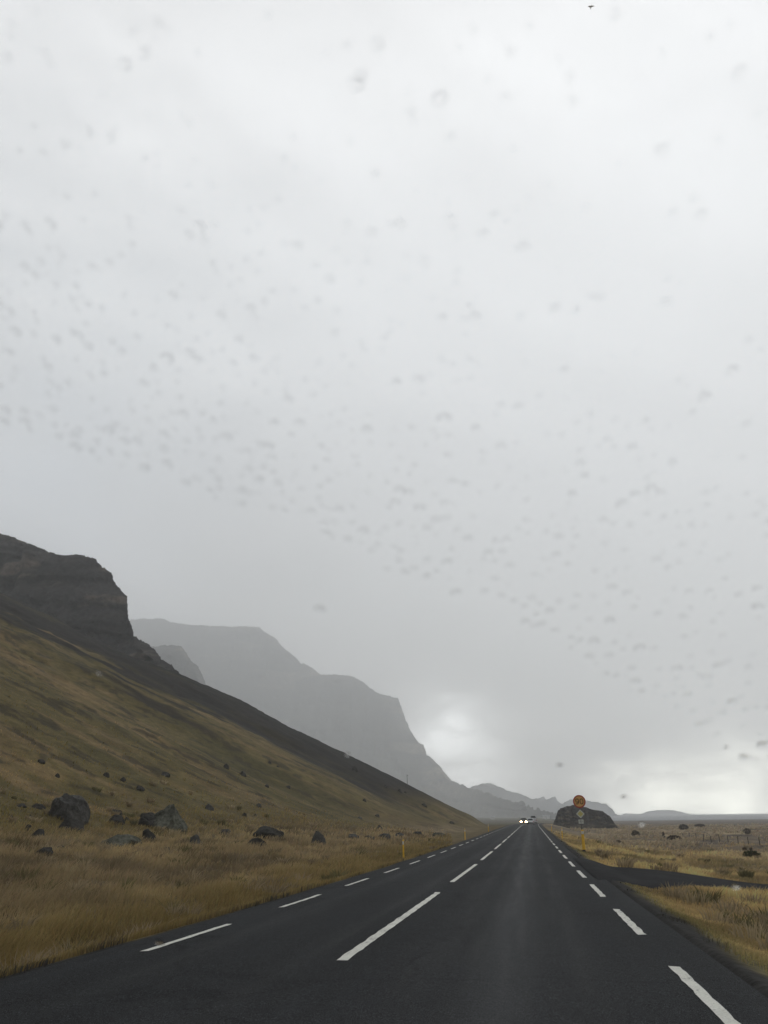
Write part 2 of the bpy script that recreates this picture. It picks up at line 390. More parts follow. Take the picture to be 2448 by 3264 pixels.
# --- the road
def strip(name, xs, ys, dz, m, zf=None):
    XX, YY = np.meshgrid(xs, ys); XX = XX+xcurve(YY)
    ZZ = zr(YY)+dz - .012*np.abs(XX-xcurve(YY)+2.1)
    return mesh_np(name, np.stack([XX, YY, ZZ], -1).reshape(-1, 3), grid_faces(len(ys), len(xs)), m)
def road_mat():
    m = bpy.data.materials.new('wet_asphalt'); m.use_nodes = True
    nt = m.node_tree; nn, ll = nt.nodes, nt.links; b = nn['Principled BSDF']
    tcx = nn.new('ShaderNodeTexCoord'); sp = nn.new('ShaderNodeSeparateXYZ'); ll.new(tcx.outputs['Object'], sp.inputs[0])
    def mth(op, a, b_=None, c_=None):
        n = nn.new('ShaderNodeMath'); n.operation = op
        for i, v in enumerate((a, b_, c_)):
            if v is None: continue
            if isinstance(v, (int, float)): n.inputs[i].default_value = v
            else: ll.new(v, n.inputs[i])
        return n.outputs[0]
    def noise(scale, sx, sy, det=5):
        mpp = nn.new('ShaderNodeMapping'); mpp.inputs['Scale'].default_value = (sx, sy, 1); ll.new(tcx.outputs['Object'], mpp.inputs[0])
        t = nn.new('ShaderNodeTexNoise'); t.inputs['Scale'].default_value = scale; t.inputs['Detail'].default_value = det; ll.new(mpp.outputs[0], t.inputs[0]); return t.outputs[0]
    # wheel tracks of both lanes, worn smoother
    def track(x0, w):
        return mth('EXPONENT', mth('MULTIPLY', mth('POWER', mth('ABSOLUTE', mth('DIVIDE', mth('SUBTRACT', sp.outputs[0], x0), w)), 2.0), -1.0))
    tr = mth('ADD', mth('ADD', track(-1.25, .28), track(.45, .28)), mth('ADD', track(-4.3, .28), track(-2.75, .25)))
    mid = track(-.4, .42)
    big = noise(.5, 1, .22); fine = noise(28, 1, .55, 8); speck = noise(110, 1, 1, 3); streak = noise(2.2, 2.2, .10, 6)
    val = mth('ADD', .0105, mth('MULTIPLY', mth('SUBTRACT', big, .5), .022))
    val = mth('ADD', val, mth('MULTIPLY', mth('SUBTRACT', streak, .5), .034))
    val = mth('ADD', val, mth('MULTIPLY', mth('SUBTRACT', fine, .5), .030))
    val = mth('ADD', val, mth('MULTIPLY', mth('POWER', speck, 6.0), .8))
    val = mth('ADD', val, mth('MULTIPLY', mid, .008))
    val = mth('ADD', val, mth('MULTIPLY', tr, -.004))
    # tar-sealed cracks wandering across the lanes
    vor = nn.new('ShaderNodeTexVoronoi'); vor.feature = 'DISTANCE_TO_EDGE'; vor.inputs['Scale'].default_value = .16
    wp = nn.new('ShaderNodeTexNoise'); wp.inputs['Scale'].default_value = 1.1; wp.inputs['Detail'].default_value = 5; ll.new(tcx.outputs['Object'], wp.inputs[0])
    av = nn.new('ShaderNodeVectorMath'); av.operation = 'MULTIPLY_ADD'; ll.new(wp.outputs['Color'], av.inputs[0]); av.inputs[1].default_value = (1.6, 1.6, 0); ll.new(tcx.outputs['Object'], av.inputs[2]); ll.new(av.outputs[0], vor.inputs['Vector'])
    crack = mth('SUBTRACT', 1.0, mth('MINIMUM', mth('DIVIDE', vor.outputs['Distance'], .010), 1.0))
    val = mth('SUBTRACT', val, mth('MULTIPLY', crack, mth('MULTIPLY', big, .012)))
    val = mth('MAXIMUM', val, .005)
    cb = nn.new('ShaderNodeCombineColor'); ll.new(mth('MULTIPLY', val, .95), cb.inputs[0]); ll.new(val, cb.inputs[1]); ll.new(mth('MULTIPLY', val, 1.06), cb.inputs[2])
    ll.new(cb.outputs[0], b.inputs['Base Color'])
    rg = mth('ADD', .72, mth('MULTIPLY', tr, -.10)); rg = mth('ADD', rg, mth('MULTIPLY', mth('SUBTRACT', streak, .5), .35))
    rg = mth('ADD', rg, mth('MULTIPLY', mid, -.16))
    ll.new(rg, b.inputs['Roughness']); b.inputs['Specular IOR Level'].default_value = .5; b.inputs['IOR'].default_value = 1.10
    bp = nn.new('ShaderNodeBump'); bp.inputs['Strength'].default_value = .55; bp.inputs['Distance'].default_value = .012; ll.new(mth('ADD', fine, speck), bp.inputs['Height']); ll.new(bp.outputs[0], b.inputs['Normal'])
    return m
M_road = road_mat()
ys = np.concatenate([np.arange(-30, 60, 1.0), np.arange(60, 260, 3.0), np.arange(260, 640, 8.0)])
xsr = np.concatenate([[-5.72], np.linspace(-5.62, 2.0, 24), [2.12]])
XX, YY = np.meshgrid(xsr, ys)
wob = np.zeros_like(XX); wob[:, 0] = -.06*fbm(ys*.9, ys*0, 55, 4); wob[:, -1] = .08*fbm(ys*.8, ys*0+4, 56, 4)
ZZ = zr(YY)-.012*np.abs(XX+2.1); ZZ[:, 0] -= .12; ZZ[:, -1] -= .12
road = mesh_np('road', np.stack([XX+xcurve(YY)+wob, YY, ZZ], -1).reshape(-1, 3), grid_faces(len(ys), len(xsr)), M_road)
tag(road, kind='structure')

# --- painted lines: dashed edge lines and the long dashed centre line
def paint_mat():
    m = mat('road_paint', (.60, .60, .54), rough=.6, spec=.3, noise=((3.0, .10), (45, .16)))
    nt = m.node_tree; nn, ll = nt.nodes, nt.links; b = nn['Principled BSDF']
    tcx = nn.new('ShaderNodeTexCoord')
    src = b.inputs['Base Color'].links[0].from_socket
    t = nn.new('ShaderNodeTexNoise'); t.inputs['Scale'].default_value = 22; t.inputs['Detail'].default_value = 7; t.inputs['Roughness'].default_value = .65; ll.new(tcx.outputs['Object'], t.inputs[0])
    t2 = nn.new('ShaderNodeTexNoise'); t2.inputs['Scale'].default_value = 1.3; t2.inputs['Detail'].default_value = 3; ll.new(tcx.outputs['Object'], t2.inputs[0])
    ad = nn.new('ShaderNodeMath'); ad.operation = 'MULTIPLY_ADD'; ll.new(t2.outputs[0], ad.inputs[0]); ad.inputs[1].default_value = .5; ll.new(t.outputs[0], ad.inputs[2])
    mr = nn.new('ShaderNodeMapRange'); mr.inputs[1].default_value = .84; mr.inputs[2].default_value = .92; mr.inputs[4].default_value = .85; ll.new(ad.outputs[0], mr.inputs[0])
    mx = nn.new('ShaderNodeMix'); mx.data_type = 'RGBA'; ll.new(mr.outputs[0], mx.inputs['Factor']); ll.new(src, mx.inputs['A']); mx.inputs['B'].default_value = (.05, .05, .05, 1)
    ll.new(mx.outputs['Result'], b.inputs['Base Color'])
    return m
V, Fc = [], []
def dash(xa, y0, y1, w):
    n = max(2, int((y1-y0)/(.18 if y0 < 30 else 1.5))+1); yy = np.linspace(y0, y1, n); b0 = len(V)
    for k, yv in enumerate(yy):
        e = .012*math.sin(yv*7.3+xa)
        for sx in (-1, 1):
            xx = xa+sx*w/2+e*.5+random.uniform(-.007, .007)
            V.append((xx+float(xcurve(yv)), yv+(random.uniform(-.05, .05) if k in (0, n-1) else 0), float(zr(yv))-.012*abs(xx+2.1)+.006))
    for k in range(n-1):
        a = b0+2*k; Fc.append((a, a+1, a+3, a+2))
for k in range(26): dash(-2.25, 10.8+14.7*k, 10.8+14.7*k+10.9, .13)
dash(-2.25, -4, 5, .13)
dash(1.45, 5.6, 10.9, .12)
for k in range(60): dash(1.45, 13.9+7.1*k, 13.9+7.1*k+4.1, .12)
dash(-5.0, 4.2, 8.2, .10)
for k in range(60): dash(-5.0, 11.6+6.45*k, 11.6+6.45*k+3.3, .10)
marks = mesh_np('road_markings', np.array(V), np.array(Fc), paint_mat(), smooth=False); tag(marks, kind='structure')

# --- gravel track turning off to the right
M_gravel = mat('dark_gravel', (.017, .017, .018), rough=.9, spec=.06, noise=((.7, .35), (16, .4)), bump=((14, .6, .03), (2, .4, .08)))
V = []; ux = np.concatenate([np.linspace(1.75, 10, 60), np.linspace(10.3, 60, 70)]); nv = 26
for x in ux:
    c = 33.0+.95*x; w = np.interp(x, [1, 2.2, 3.2, 8, 18, 40], [9.5, 7.6, 7.0, 6.8, 2.6, 2.2])
    w0 = w+.5*fbm(x*.8, 3.3, 61, 4)+.35; w1 = w+.5*fbm(x*.8, 9.3, 62, 4)+.35
    for j in range(nv):
        t = j/(nv-1); y = c-w0+(w0+w1)*t
        edge = 1-sst(0, .07, min(t, 1-t))
        V.append((x, y, float(G(x, y))+.055-.14*float(edge)))
V = np.array(V)
track = mesh_np('gravel_track', V, grid_faces(len(ux), nv, flip=True), M_gravel); tag(track, kind='structure')

# --- sea
M_sea = mat('sea_water', (.05, .065, .075), rough=.45, spec=.4, noise=(.004, .3), bump=((.05, .8, 1.5), (.3, .5, .3)))
ya = np.geomspace(700, 5400, 30); xa = np.linspace(-400, 5200, 40)
XX, YY = np.meshgrid(xa, ya)
sea = mesh_np('sea', np.stack([XX, YY, XX*0-6.9], -1).reshape(-1, 3), grid_faces(len(ya), len(xa)), M_sea); tag(sea, kind='structure')

# ================================================================ MOUNTAINS
def rock_mat(name, sc):
    return mat(name, attr='tone', rough=.95, spec=.12, noise=((.06/sc, .3), (.4/sc, .4)), bump=((.12/sc, 1.0, 4*sc), (.7/sc, .9, 1.0*sc)))
def mountain(name, crest, zb, cf, k1, k2, relief, ledge, period, plateau, cols, rows, sc, rockc, grassc, grassy, seed, jag=1.0, gully=1.0):
    P = np.array([at_y(*c) for c in crest]); I = np.array([(c[0], c[1]) for c in crest], float)
    s = np.concatenate([[0], np.cumsum(np.hypot(*np.diff(I, axis=0).T))]); u = np.linspace(0, s[-1], cols)
    C = np.stack([np.interp(u, s, P[:, k]) for k in range(3)], -1)
    D = np.mean(C[:, 1])
    jg = fbm(u/9, u*0, seed, 4)*1.8+fbm(u/3.2, u*0, seed+1, 4)*1.6
    C[:, 0] += fbm(u/4, u*0+7, seed+11, 4)*1.3*jag*D/1853
    C[:, 2] += jg*jag*D/1853*1.2
    t = np.linspace(0, 1, rows)**1.15
    H = np.maximum(C[:, 2]-zb, 1.0)
    sd = t[:, None]*H[None, :]
    hc = np.clip(cf*H, 0, None)[None, :]
    off = k1*np.minimum(sd, hc)+k2*np.maximum(sd-hc, 0)
    X = np.repeat(C[None, :, 0], rows, 0).copy(); Z = C[None, :, 2]-sd; Yc = np.repeat(C[None, :, 1], rows, 0)
    env = sst(0, .05, t)[:, None]*(1-.75*sst(.55, .95, (sd/H[None, :])))
    L = 55*sc
    rel = relief*(fbm(X/L+Z/(6*L), Z/(L*2.4), seed+2, 5)*1.0 + gully*(.5-np.abs(fbm(X/(L*.45)+Z/(9*L), Z/(L*2.2), seed+3, 4)))*.8)
    zz = (Z+6*sc*fbm(X/(L*1.5), Z*0, seed+4, 3)+.10*X)/period
    saw = (zz-np.floor(zz)); led = ledge*(sst(0, .8, saw)-sst(.86, 1.0, saw))*(.5+.5*fbm(X/(L*.4), Z/(L*.2), seed+5, 3))
    cliffm = 1-sst(-.05, .10, (sd-hc)/H[None, :])
    Y = Yc-off-(rel*env)*(.45+.55*cliffm)+led*env*cliffm
    Y = Y - relief*.25*fbm(X/(8*sc), Z/(6*sc), seed+6, 4)*env
    # behind the crest: plateau, then the far side
    bk = [(plateau*.5, .0), (plateau, -.02), (plateau*1.3, -.45), (plateau*1.6, -1.0)]
    BX = np.stack([C[:, 0]*(1+b[0]/C[:, 1]) for b in bk]); BY = np.stack([C[:, 1]+b[0] for b in bk]); BZ = np.stack([C[:, 2]+b[1]*H for b in bk])
    XA = np.concatenate([BX[::-1], X]); YA = np.concatenate([BY[::-1], Y]); ZA = np.concatenate([BZ[::-1], Z])
    strat = fbm(XA/(L*2.5), (ZA+.1*XA)/(period*.55), seed+7, 4)
    base = mixc(np.broadcast_to(np.array(rockc), XA.shape+(3,)).copy(), np.array(rockc)*.42, sst(-.1, .35, strat))
    base = mixc(base, np.array(rockc)*np.array((3.2, 2.8, 2.2)), sst(.1, .45, fbm(XA/(L*.5), ZA/(L*.12), seed+8, 4))*.8)
    full = np.concatenate([np.zeros((4, cols)), 1-cliffm])
    gm = np.clip(full*grassy+.35*grassy*sst(.1, .5, fbm(XA/(L*.6), ZA/(L*.15), seed+9, 4)), 0, 1)
    base = mixc(base, grassc, gm)
    if sc > 2: base = base*(1+np.clip(1.9*fbm(XA/(L*1.1)+ZA/(L*5), ZA/(L*2.2), seed+12, 5), -.8, 1.9))[..., None]  # broad light and dark patches in the colour make up for weak relief shading
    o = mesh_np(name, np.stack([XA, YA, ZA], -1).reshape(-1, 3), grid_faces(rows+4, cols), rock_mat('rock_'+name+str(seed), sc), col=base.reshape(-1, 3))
    return o
near = mountain('cliff', [(-420, 1010, 430), (-150, 1085, 410), (0, 1152, 395), (22, 1158, 395), (50, 1170, 392), (100, 1188, 390), (130, 1199, 385), (175, 1199, 382), (205, 1205, 380), (215, 1220, 378), (240, 1236, 376), (247, 1258, 374), (262, 1274, 372), (274, 1288, 370), (276, 1330, 366), (283, 1350, 362), (290, 1376, 358), (312, 1386, 354), (336, 1402, 350), (350, 1424, 346), (378, 1443, 342), (392, 1460, 338), (404, 1464, 336), (425, 1474, 332), (433, 1492, 330), (450, 1510, 326), (500, 1560, 320)],
                -6, .62, .22, 1.0, 13, 4.5, 13, 60, 620, 200, 1.0, (.044, .041, .040), (.10, .085, .05), .3, 300, jag=1.5)
tag(near, 'dark layered rock cliff high above the grassy slope on the left, nearest and darkest crag', 'cliff')
spur = mountain('cliff', [(180, 1330, 2000), (330, 1398, 1900), (350, 1394, 1890), (372, 1393, 1880), (392, 1397, 1870), (402, 1408, 1860), (412, 1428, 1850), (428, 1440, 1840), (446, 1480, 1820), (470, 1520, 1800), (520, 1570, 1780)],
                -6, .6, .3, 1.1, 30, 9, 55, 200, 200, 90, 4.5, (.060, .058, .056), (.09, .085, .06), .3, 340)
tag(spur, 'small dim crag in mist poking out just right of the dark near cliff', 'cliff')
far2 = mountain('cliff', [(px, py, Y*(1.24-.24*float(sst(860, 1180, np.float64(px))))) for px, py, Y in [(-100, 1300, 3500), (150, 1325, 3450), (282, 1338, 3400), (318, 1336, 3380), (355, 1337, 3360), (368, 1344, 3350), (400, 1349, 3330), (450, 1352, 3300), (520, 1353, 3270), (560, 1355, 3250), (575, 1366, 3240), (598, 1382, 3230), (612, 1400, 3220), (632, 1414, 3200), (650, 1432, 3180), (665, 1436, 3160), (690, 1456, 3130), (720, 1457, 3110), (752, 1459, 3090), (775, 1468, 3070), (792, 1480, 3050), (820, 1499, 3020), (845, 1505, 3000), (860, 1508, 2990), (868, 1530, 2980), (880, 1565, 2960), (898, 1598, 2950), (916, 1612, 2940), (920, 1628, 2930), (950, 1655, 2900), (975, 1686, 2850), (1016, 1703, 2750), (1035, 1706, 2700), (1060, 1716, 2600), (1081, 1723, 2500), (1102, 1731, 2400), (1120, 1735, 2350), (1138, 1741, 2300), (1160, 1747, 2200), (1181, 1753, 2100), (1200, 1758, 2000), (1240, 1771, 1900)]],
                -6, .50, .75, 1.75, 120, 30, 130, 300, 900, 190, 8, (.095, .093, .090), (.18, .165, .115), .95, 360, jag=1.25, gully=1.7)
tag(far2, 'long high mountain wall fading into grey mist, its foot running down to the far road', 'mountain')
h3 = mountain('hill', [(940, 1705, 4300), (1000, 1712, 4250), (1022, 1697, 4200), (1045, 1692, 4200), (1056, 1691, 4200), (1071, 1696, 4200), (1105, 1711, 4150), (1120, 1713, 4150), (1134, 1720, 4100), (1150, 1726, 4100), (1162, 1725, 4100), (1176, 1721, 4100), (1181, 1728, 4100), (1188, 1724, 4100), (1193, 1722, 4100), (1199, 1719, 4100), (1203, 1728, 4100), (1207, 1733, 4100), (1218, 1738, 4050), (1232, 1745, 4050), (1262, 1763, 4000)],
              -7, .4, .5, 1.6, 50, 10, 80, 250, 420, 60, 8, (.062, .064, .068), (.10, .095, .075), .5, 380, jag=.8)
tag(h3, 'misty blue-grey ridge with two small pinnacles far beyond the cars', 'hill')
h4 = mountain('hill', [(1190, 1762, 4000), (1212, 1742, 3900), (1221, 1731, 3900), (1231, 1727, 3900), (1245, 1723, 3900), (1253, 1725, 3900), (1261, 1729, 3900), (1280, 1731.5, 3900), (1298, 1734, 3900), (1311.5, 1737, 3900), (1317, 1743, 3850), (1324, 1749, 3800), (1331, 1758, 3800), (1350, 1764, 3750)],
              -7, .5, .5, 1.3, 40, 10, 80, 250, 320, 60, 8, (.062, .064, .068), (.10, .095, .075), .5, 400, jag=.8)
tag(h4, 'grey flat-shouldered hill in mist behind the dark knoll and the speed sign', 'hill')
h5 = mountain('hill', [(1330, 1764, 5100), (1352, 1757, 5100), (1385, 1758, 5100), (1400, 1752, 5100), (1425, 1749.5, 5100), (1455, 1750, 5100), (1475, 1754, 5100), (1492, 1759, 5100), (1540, 1766, 5100)],
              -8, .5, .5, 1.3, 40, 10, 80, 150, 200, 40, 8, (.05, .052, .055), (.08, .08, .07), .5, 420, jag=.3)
tag(h5, 'faintest pale hill on the horizon above the sea to the right', 'hill')
knoll = mountain('rock_knoll', [(1195, 1783, 335), (1202, 1776, 336), (1204, 1765, 340), (1208, 1751, 342), (1219, 1748, 344), (1220, 1744, 345), (1232, 1744, 345), (1241, 1741, 346), (1254, 1739, 347), (1268, 1740, 347), (1280, 1742, 347), (1292, 1747, 346), (1305, 1752, 345), (1318, 1752.5, 344), (1333, 1754, 343), (1345, 1757, 342), (1356, 1762, 340), (1366, 1767, 338), (1374, 1773, 336), (1381, 1781, 335), (1392, 1790, 334)] if False else
                 [(1194, 1784, 335), (1197, 1776, 336), (1200, 1766, 340), (1205, 1752, 342), (1209.5, 1748.5, 344), (1210, 1745, 345), (1218, 1744, 345), (1225, 1741, 346), (1235, 1739.5, 347), (1244, 1740, 347), (1256, 1740, 347), (1267, 1744, 346), (1275, 1748.5, 345), (1284, 1750.5, 344), (1294, 1751, 344), (1304, 1754, 343), (1311, 1759, 342), (1318, 1763.5, 340), (1322, 1770, 338), (1326, 1777, 336), (1333, 1786, 335)],
                 -4.5, .75, .5, 1.0, 1.6, .35, 2.2, 8, 320, 90, .08, (.040, .039, .038), (.09, .075, .05), .5, 440, jag=.5)
tag(knoll, 'dark rounded rock knoll rising from the plain behind the speed sign', 'rock knoll')

# ================================================================ BOULDERS
M_rocks = [mat('boulder_stone', (.062, .060, .056), rough=.9, spec=.2, noise=((1.4, .35), (7, .35)), bump=((3, .8, .15), (12, .6, .04))),
           mat('boulder_lichen', (.095, .097, .078), rough=.95, spec=.15, noise=((1.2, .45), (6, .4)), bump=((2.5, .9, .2), (10, .7, .05))),
           mat('boulder_dark', (.040, .038, .034), rough=.9, spec=.2, noise=((1.4, .35), (7, .3)), bump=((3, .8, .12), (12, .6, .04)))]
def rock_mesh(w, h, d, seed, flat=.0, pts=0, lean=0.0, sub=4):
    bm = bmesh.new(); bmesh.ops.create_icosphere(bm, subdivisions=sub, radius=1.0)
    rr = random.Random(seed)
    planes = []
    for _ in range(11):
        v = Vector((rr.gauss(0, 1), rr.gauss(0, 1), rr.gauss(.15, .8))).normalized(); planes.append((v, rr.uniform(.58, .92)))
    co = np.array([v.co for v in bm.verts])
    n = fbm(co[:, 0]*1.7+seed, co[:, 1]*1.7+co[:, 2]*2.3, seed, 4)
    n2 = fbm(co[:, 0]*5+seed, co[:, 2]*5+co[:, 1]*4, seed+5, 3)
    for i, v in enumerate(bm.verts):
        p = v.co.copy()
        for nv, dd in planes:
            e = p.dot(nv)-dd
            if e > 0: p -= nv*e*.92
        p *= 1+.16*n[i]+.09*n2[i]
        top = max(p.z, 0)
        p.x += lean*top
        v.co = Vector((p.x*w/2*1.15, p.y*d/2*1.15, p.z*h*1.12 if p.z > 0 else p.z*h*.5))
    return bm
def rock(px, py, w, h, label, m=0, lean=0.0, deep=.9, group=None, name='boulder'):
    """px, py: foot of the rock in the photograph; w, h in photograph pixels (1659 wide)"""
    P, t = onground(px, py)
    k = t/1853/ (1/math.cos(0)) * 1.02
    W, H = w*k, h*k*.98
    rock.n += 1
    bm = rock_mesh(W, H, W*deep, rock.n*13+3, lean=lean, sub=4 if w > 30 else 3)
    o = bm_obj(name, bm, M_rocks[m], smooth=False, loc=(P[0], P[1]+W*.3, P[2]-H*.09))
    o.rotation_euler = (0, 0, 0)
    tag(o, label, 'boulder', group)
    return o
rock.n = 0
def r5(x, y, w, h, *a, **k): return rock(x*.3268, 1626.5+y*.3268, w*.3268, h*.3268, *a, **k)
def r6(x, y, w, h, *a, **k): return rock(474.4+x*.388, 1524.8+y*.388, w*.388, h*.388, *a, **k)
GB = 'boulders fallen on the grassy slope'
r5(405, 440, 225, 145, 'big blue-grey humped boulder at far left, leftmost of the two largest rocks', 0, lean=-.1, group=GB)
r5(440, 508, 140, 62, 'dark wedge-shaped rock leaning in front of the big blue-grey boulder', 2, group=GB)
r5(1040, 500, 255, 155, 'largest boulder, pale lichen-topped slab with dark left side, sloping down to the right', 1, lean=.15, group=GB)
r5(955, 485, 120, 82, 'black hollow-faced rock tucked against the left side of the largest boulder', 2, group=GB)
r5(968, 577, 78, 68, 'blocky dark rock just below the largest boulder', 2, group=GB)
r5(750, 470, 105, 48, 'flattish dark rock left of the largest boulder, in a row leading up to it', 2, group=GB)
r5(755, 405, 68, 36, 'low dark hump above the flattish rock, midway between the two largest boulders', 2, group=GB)
r5(830, 450, 42, 26, 'small rock between the flattish rock and the largest boulder', 2, group=GB)
r5(735, 632, 250, 82, 'broad jagged grey outcrop with a pale patch, low in the boulder field', 1, group=GB)
r5(838, 650, 120, 36, 'low dark slab at the right foot of the broad jagged outcrop', 2, group=GB)
r5(240, 560, 78, 50, 'rounded dark rock at the left, below the big blue-grey boulder', 2, group=GB)
r5(172, 517, 54, 40, 'small dark rock left of the wedge-shaped rock, topmost of a close pair at far left', 2, group=GB)
r5(270, 677, 105, 46, 'mossy dark hump lowest and leftmost in the boulder field', 2, group=GB)
r5(372, 655, 88, 34, 'low mossy rock right beside the lowest leftmost hump', 2, group=GB)
r5(1285, 620, 84, 68, 'upright dark rock standing alone below and right of the largest boulder', 0, group=GB)
r5(1490, 547, 72, 34, 'low brownish rock right of the lone upright rock', 0, group=GB)
r5(1380, 377, 54, 40, 'grey rock alone on the turf up and right of the largest boulder', 0, group=GB)
r5(912, 243, 58, 30, 'dark oval rock on the slope straight above the largest boulder', 2, group=GB)
r5(1085, 151, 54, 30, 'grey rock with a pointed top, high above the largest boulder', 0, group=GB)
r5(697, 156, 35, 30, 'small dark rock high on the slope above the low hump between the big boulders', 2, group=GB)
r5(803, 184, 38, 22, 'small flat dark rock below right of its round neighbour high on the slope', 2, group=GB)
r5(235, 364, 74, 26, 'flat dark stone just left of the top of the big blue-grey boulder', 2, group=GB)
r5(130, 357, 68, 20, 'thin flat stone at far left, level with the top of the big blue-grey boulder', 2, group=GB)
r5(58, 424, 34, 18, 'tiny dark stone nearest the left border of the picture', 2, group=GB)
r5(195, 432, 38, 22, 'small stone at the left foot of the big blue-grey boulder', 2, group=GB)
r5(262, 64, 44, 22, 'small dark stone highest on the slope at far left', 2, group=GB)
r5(372, 157, 36, 22, 'small dark stone on the slope straight above the big blue-grey boulder', 2, group=GB)
r5(1490, 100, 32, 26, 'small dark stone left of the grey stone high on the middle slope', 2, group=GB)
r5(1602, 152, 35, 30, 'small grey stone right of the dark stone high on the middle slope', 0, group=GB)
r5(1613, 418, 28, 24, 'small dark stone on the turf above the dark mossy mound', 2, group=GB)
r5(1145, 508, 52, 34, 'small pale-edged stone at the right foot of the largest boulder', 1, group=GB)
r5(1100, 646, 58, 20, 'low stone in the straw grass below the blocky dark rock, right one of a pair', 0, group=GB)
r5(1035, 641, 48, 20, 'low stone in the straw grass below the blocky dark rock, left one of a pair', 0, group=GB)
r6(190, 792, 124, 58, 'dark dome-shaped mossy mound low in the grass, right of the lone upright rock', 2, lean=.1, group=GB)
r6(262, 738, 155, 60, 'long dark jagged outcrop right above the dome-shaped mound', 2, lean=.1, group=GB)
r6(28, 722, 76, 30, 'low dark rock left above the dome-shaped mound', 2, group=GB)
r6(540, 772, 76, 62, 'blunt brown-grey rock standing halfway between the dome-shaped mound and the yellow post', 0, group=GB)
r6(742, 740, 62, 30, 'low rock on the grass edge left of the yellow post, nearest the blunt brown-grey rock', 0, group=GB)
r6(830, 745, 60, 22, 'flat rock at the grass edge, second to the left of the yellow post', 0, group=GB)
r6(912, 738, 78, 24, 'flat rock at the grass edge, next to the left of the yellow post', 0, group=GB)
r6(1000, 728, 56, 20, 'low rock just behind the yellow post', 0, group=GB)
r6(1102, 724, 52, 28, 'dark rock right behind the yellow post towards the road', 2, group=GB)
r6(1220, 728, 70, 24, 'greenish low rock furthest right along the foot of the slope', 1, group=GB)
r6(887, 687, 30, 22, 'small dark stone on the turf above the flat rocks left of the yellow post', 2, group=GB)
r6(804, 532, 26, 20, 'square dark stone in the middle of the green slope', 2, group=GB)
r6(750, 360, 32, 22, 'dark stone high up at the edge of the black scree, above the square stone', 2, group=GB)
r6(921, 454, 20, 12, 'tiny dark stone below the scree edge, leftmost of three in a loose row', 2, group=GB)
r6(1003, 480, 26, 18, 'dark stone below the scree edge, middle and largest of three in a loose row', 2, group=GB)
r6(1031, 487, 14, 12, 'tiny dark stone below the scree edge, rightmost of three in a loose row', 2, group=GB)
r6(1136, 559, 32, 16, 'flat dark stone on the grassy edge where the slope runs out to the right', 2, group=GB)
r6(876, 617, 22, 18, 'small reddish stone right of a flat one in the middle of the lower slope', 0, group=GB)
r6(779, 627, 28, 12, 'flat reddish stone left of a small round one in the middle of the lower slope', 0, group=GB)
r6(1290, 657, 28, 14, 'low stone near the right tip of the slope, close to the road', 2, group=GB)
r6(34, 347, 28, 24, 'dark stone in the left part of the turf below the scree, larger of two neighbours', 2, group=GB)
r6(125, 387, 28, 22, 'dark stone a little lower to the right of its larger neighbour below the scree', 0, group=GB)
r6(276, 322, 20, 14, 'small dark stone just under the scree edge, upper of a close pair', 2, group=GB)
r6(322, 340, 14, 10, 'tiny dark stone just under the scree edge, lower of a close pair', 2, group=GB)
r6(380, 457, 26, 14, 'small dark stone on the bright turf, right one of two at the same height', 2, group=GB)
r6(260, 452, 26, 14, 'small dark stone on the bright turf, left one of two at the same height', 2, group=GB)
r6(215, 564, 30, 18, 'small grey stone on the turf above the long jagged outcrop', 0, group=GB)
r6(135, 612, 22, 18, 'small dark stone right above the long jagged outcrop, left one of two', 2, group=GB)
r6(198, 614, 18, 12, 'tiny dark stone right above the long jagged outcrop, right one of two', 2, group=GB)

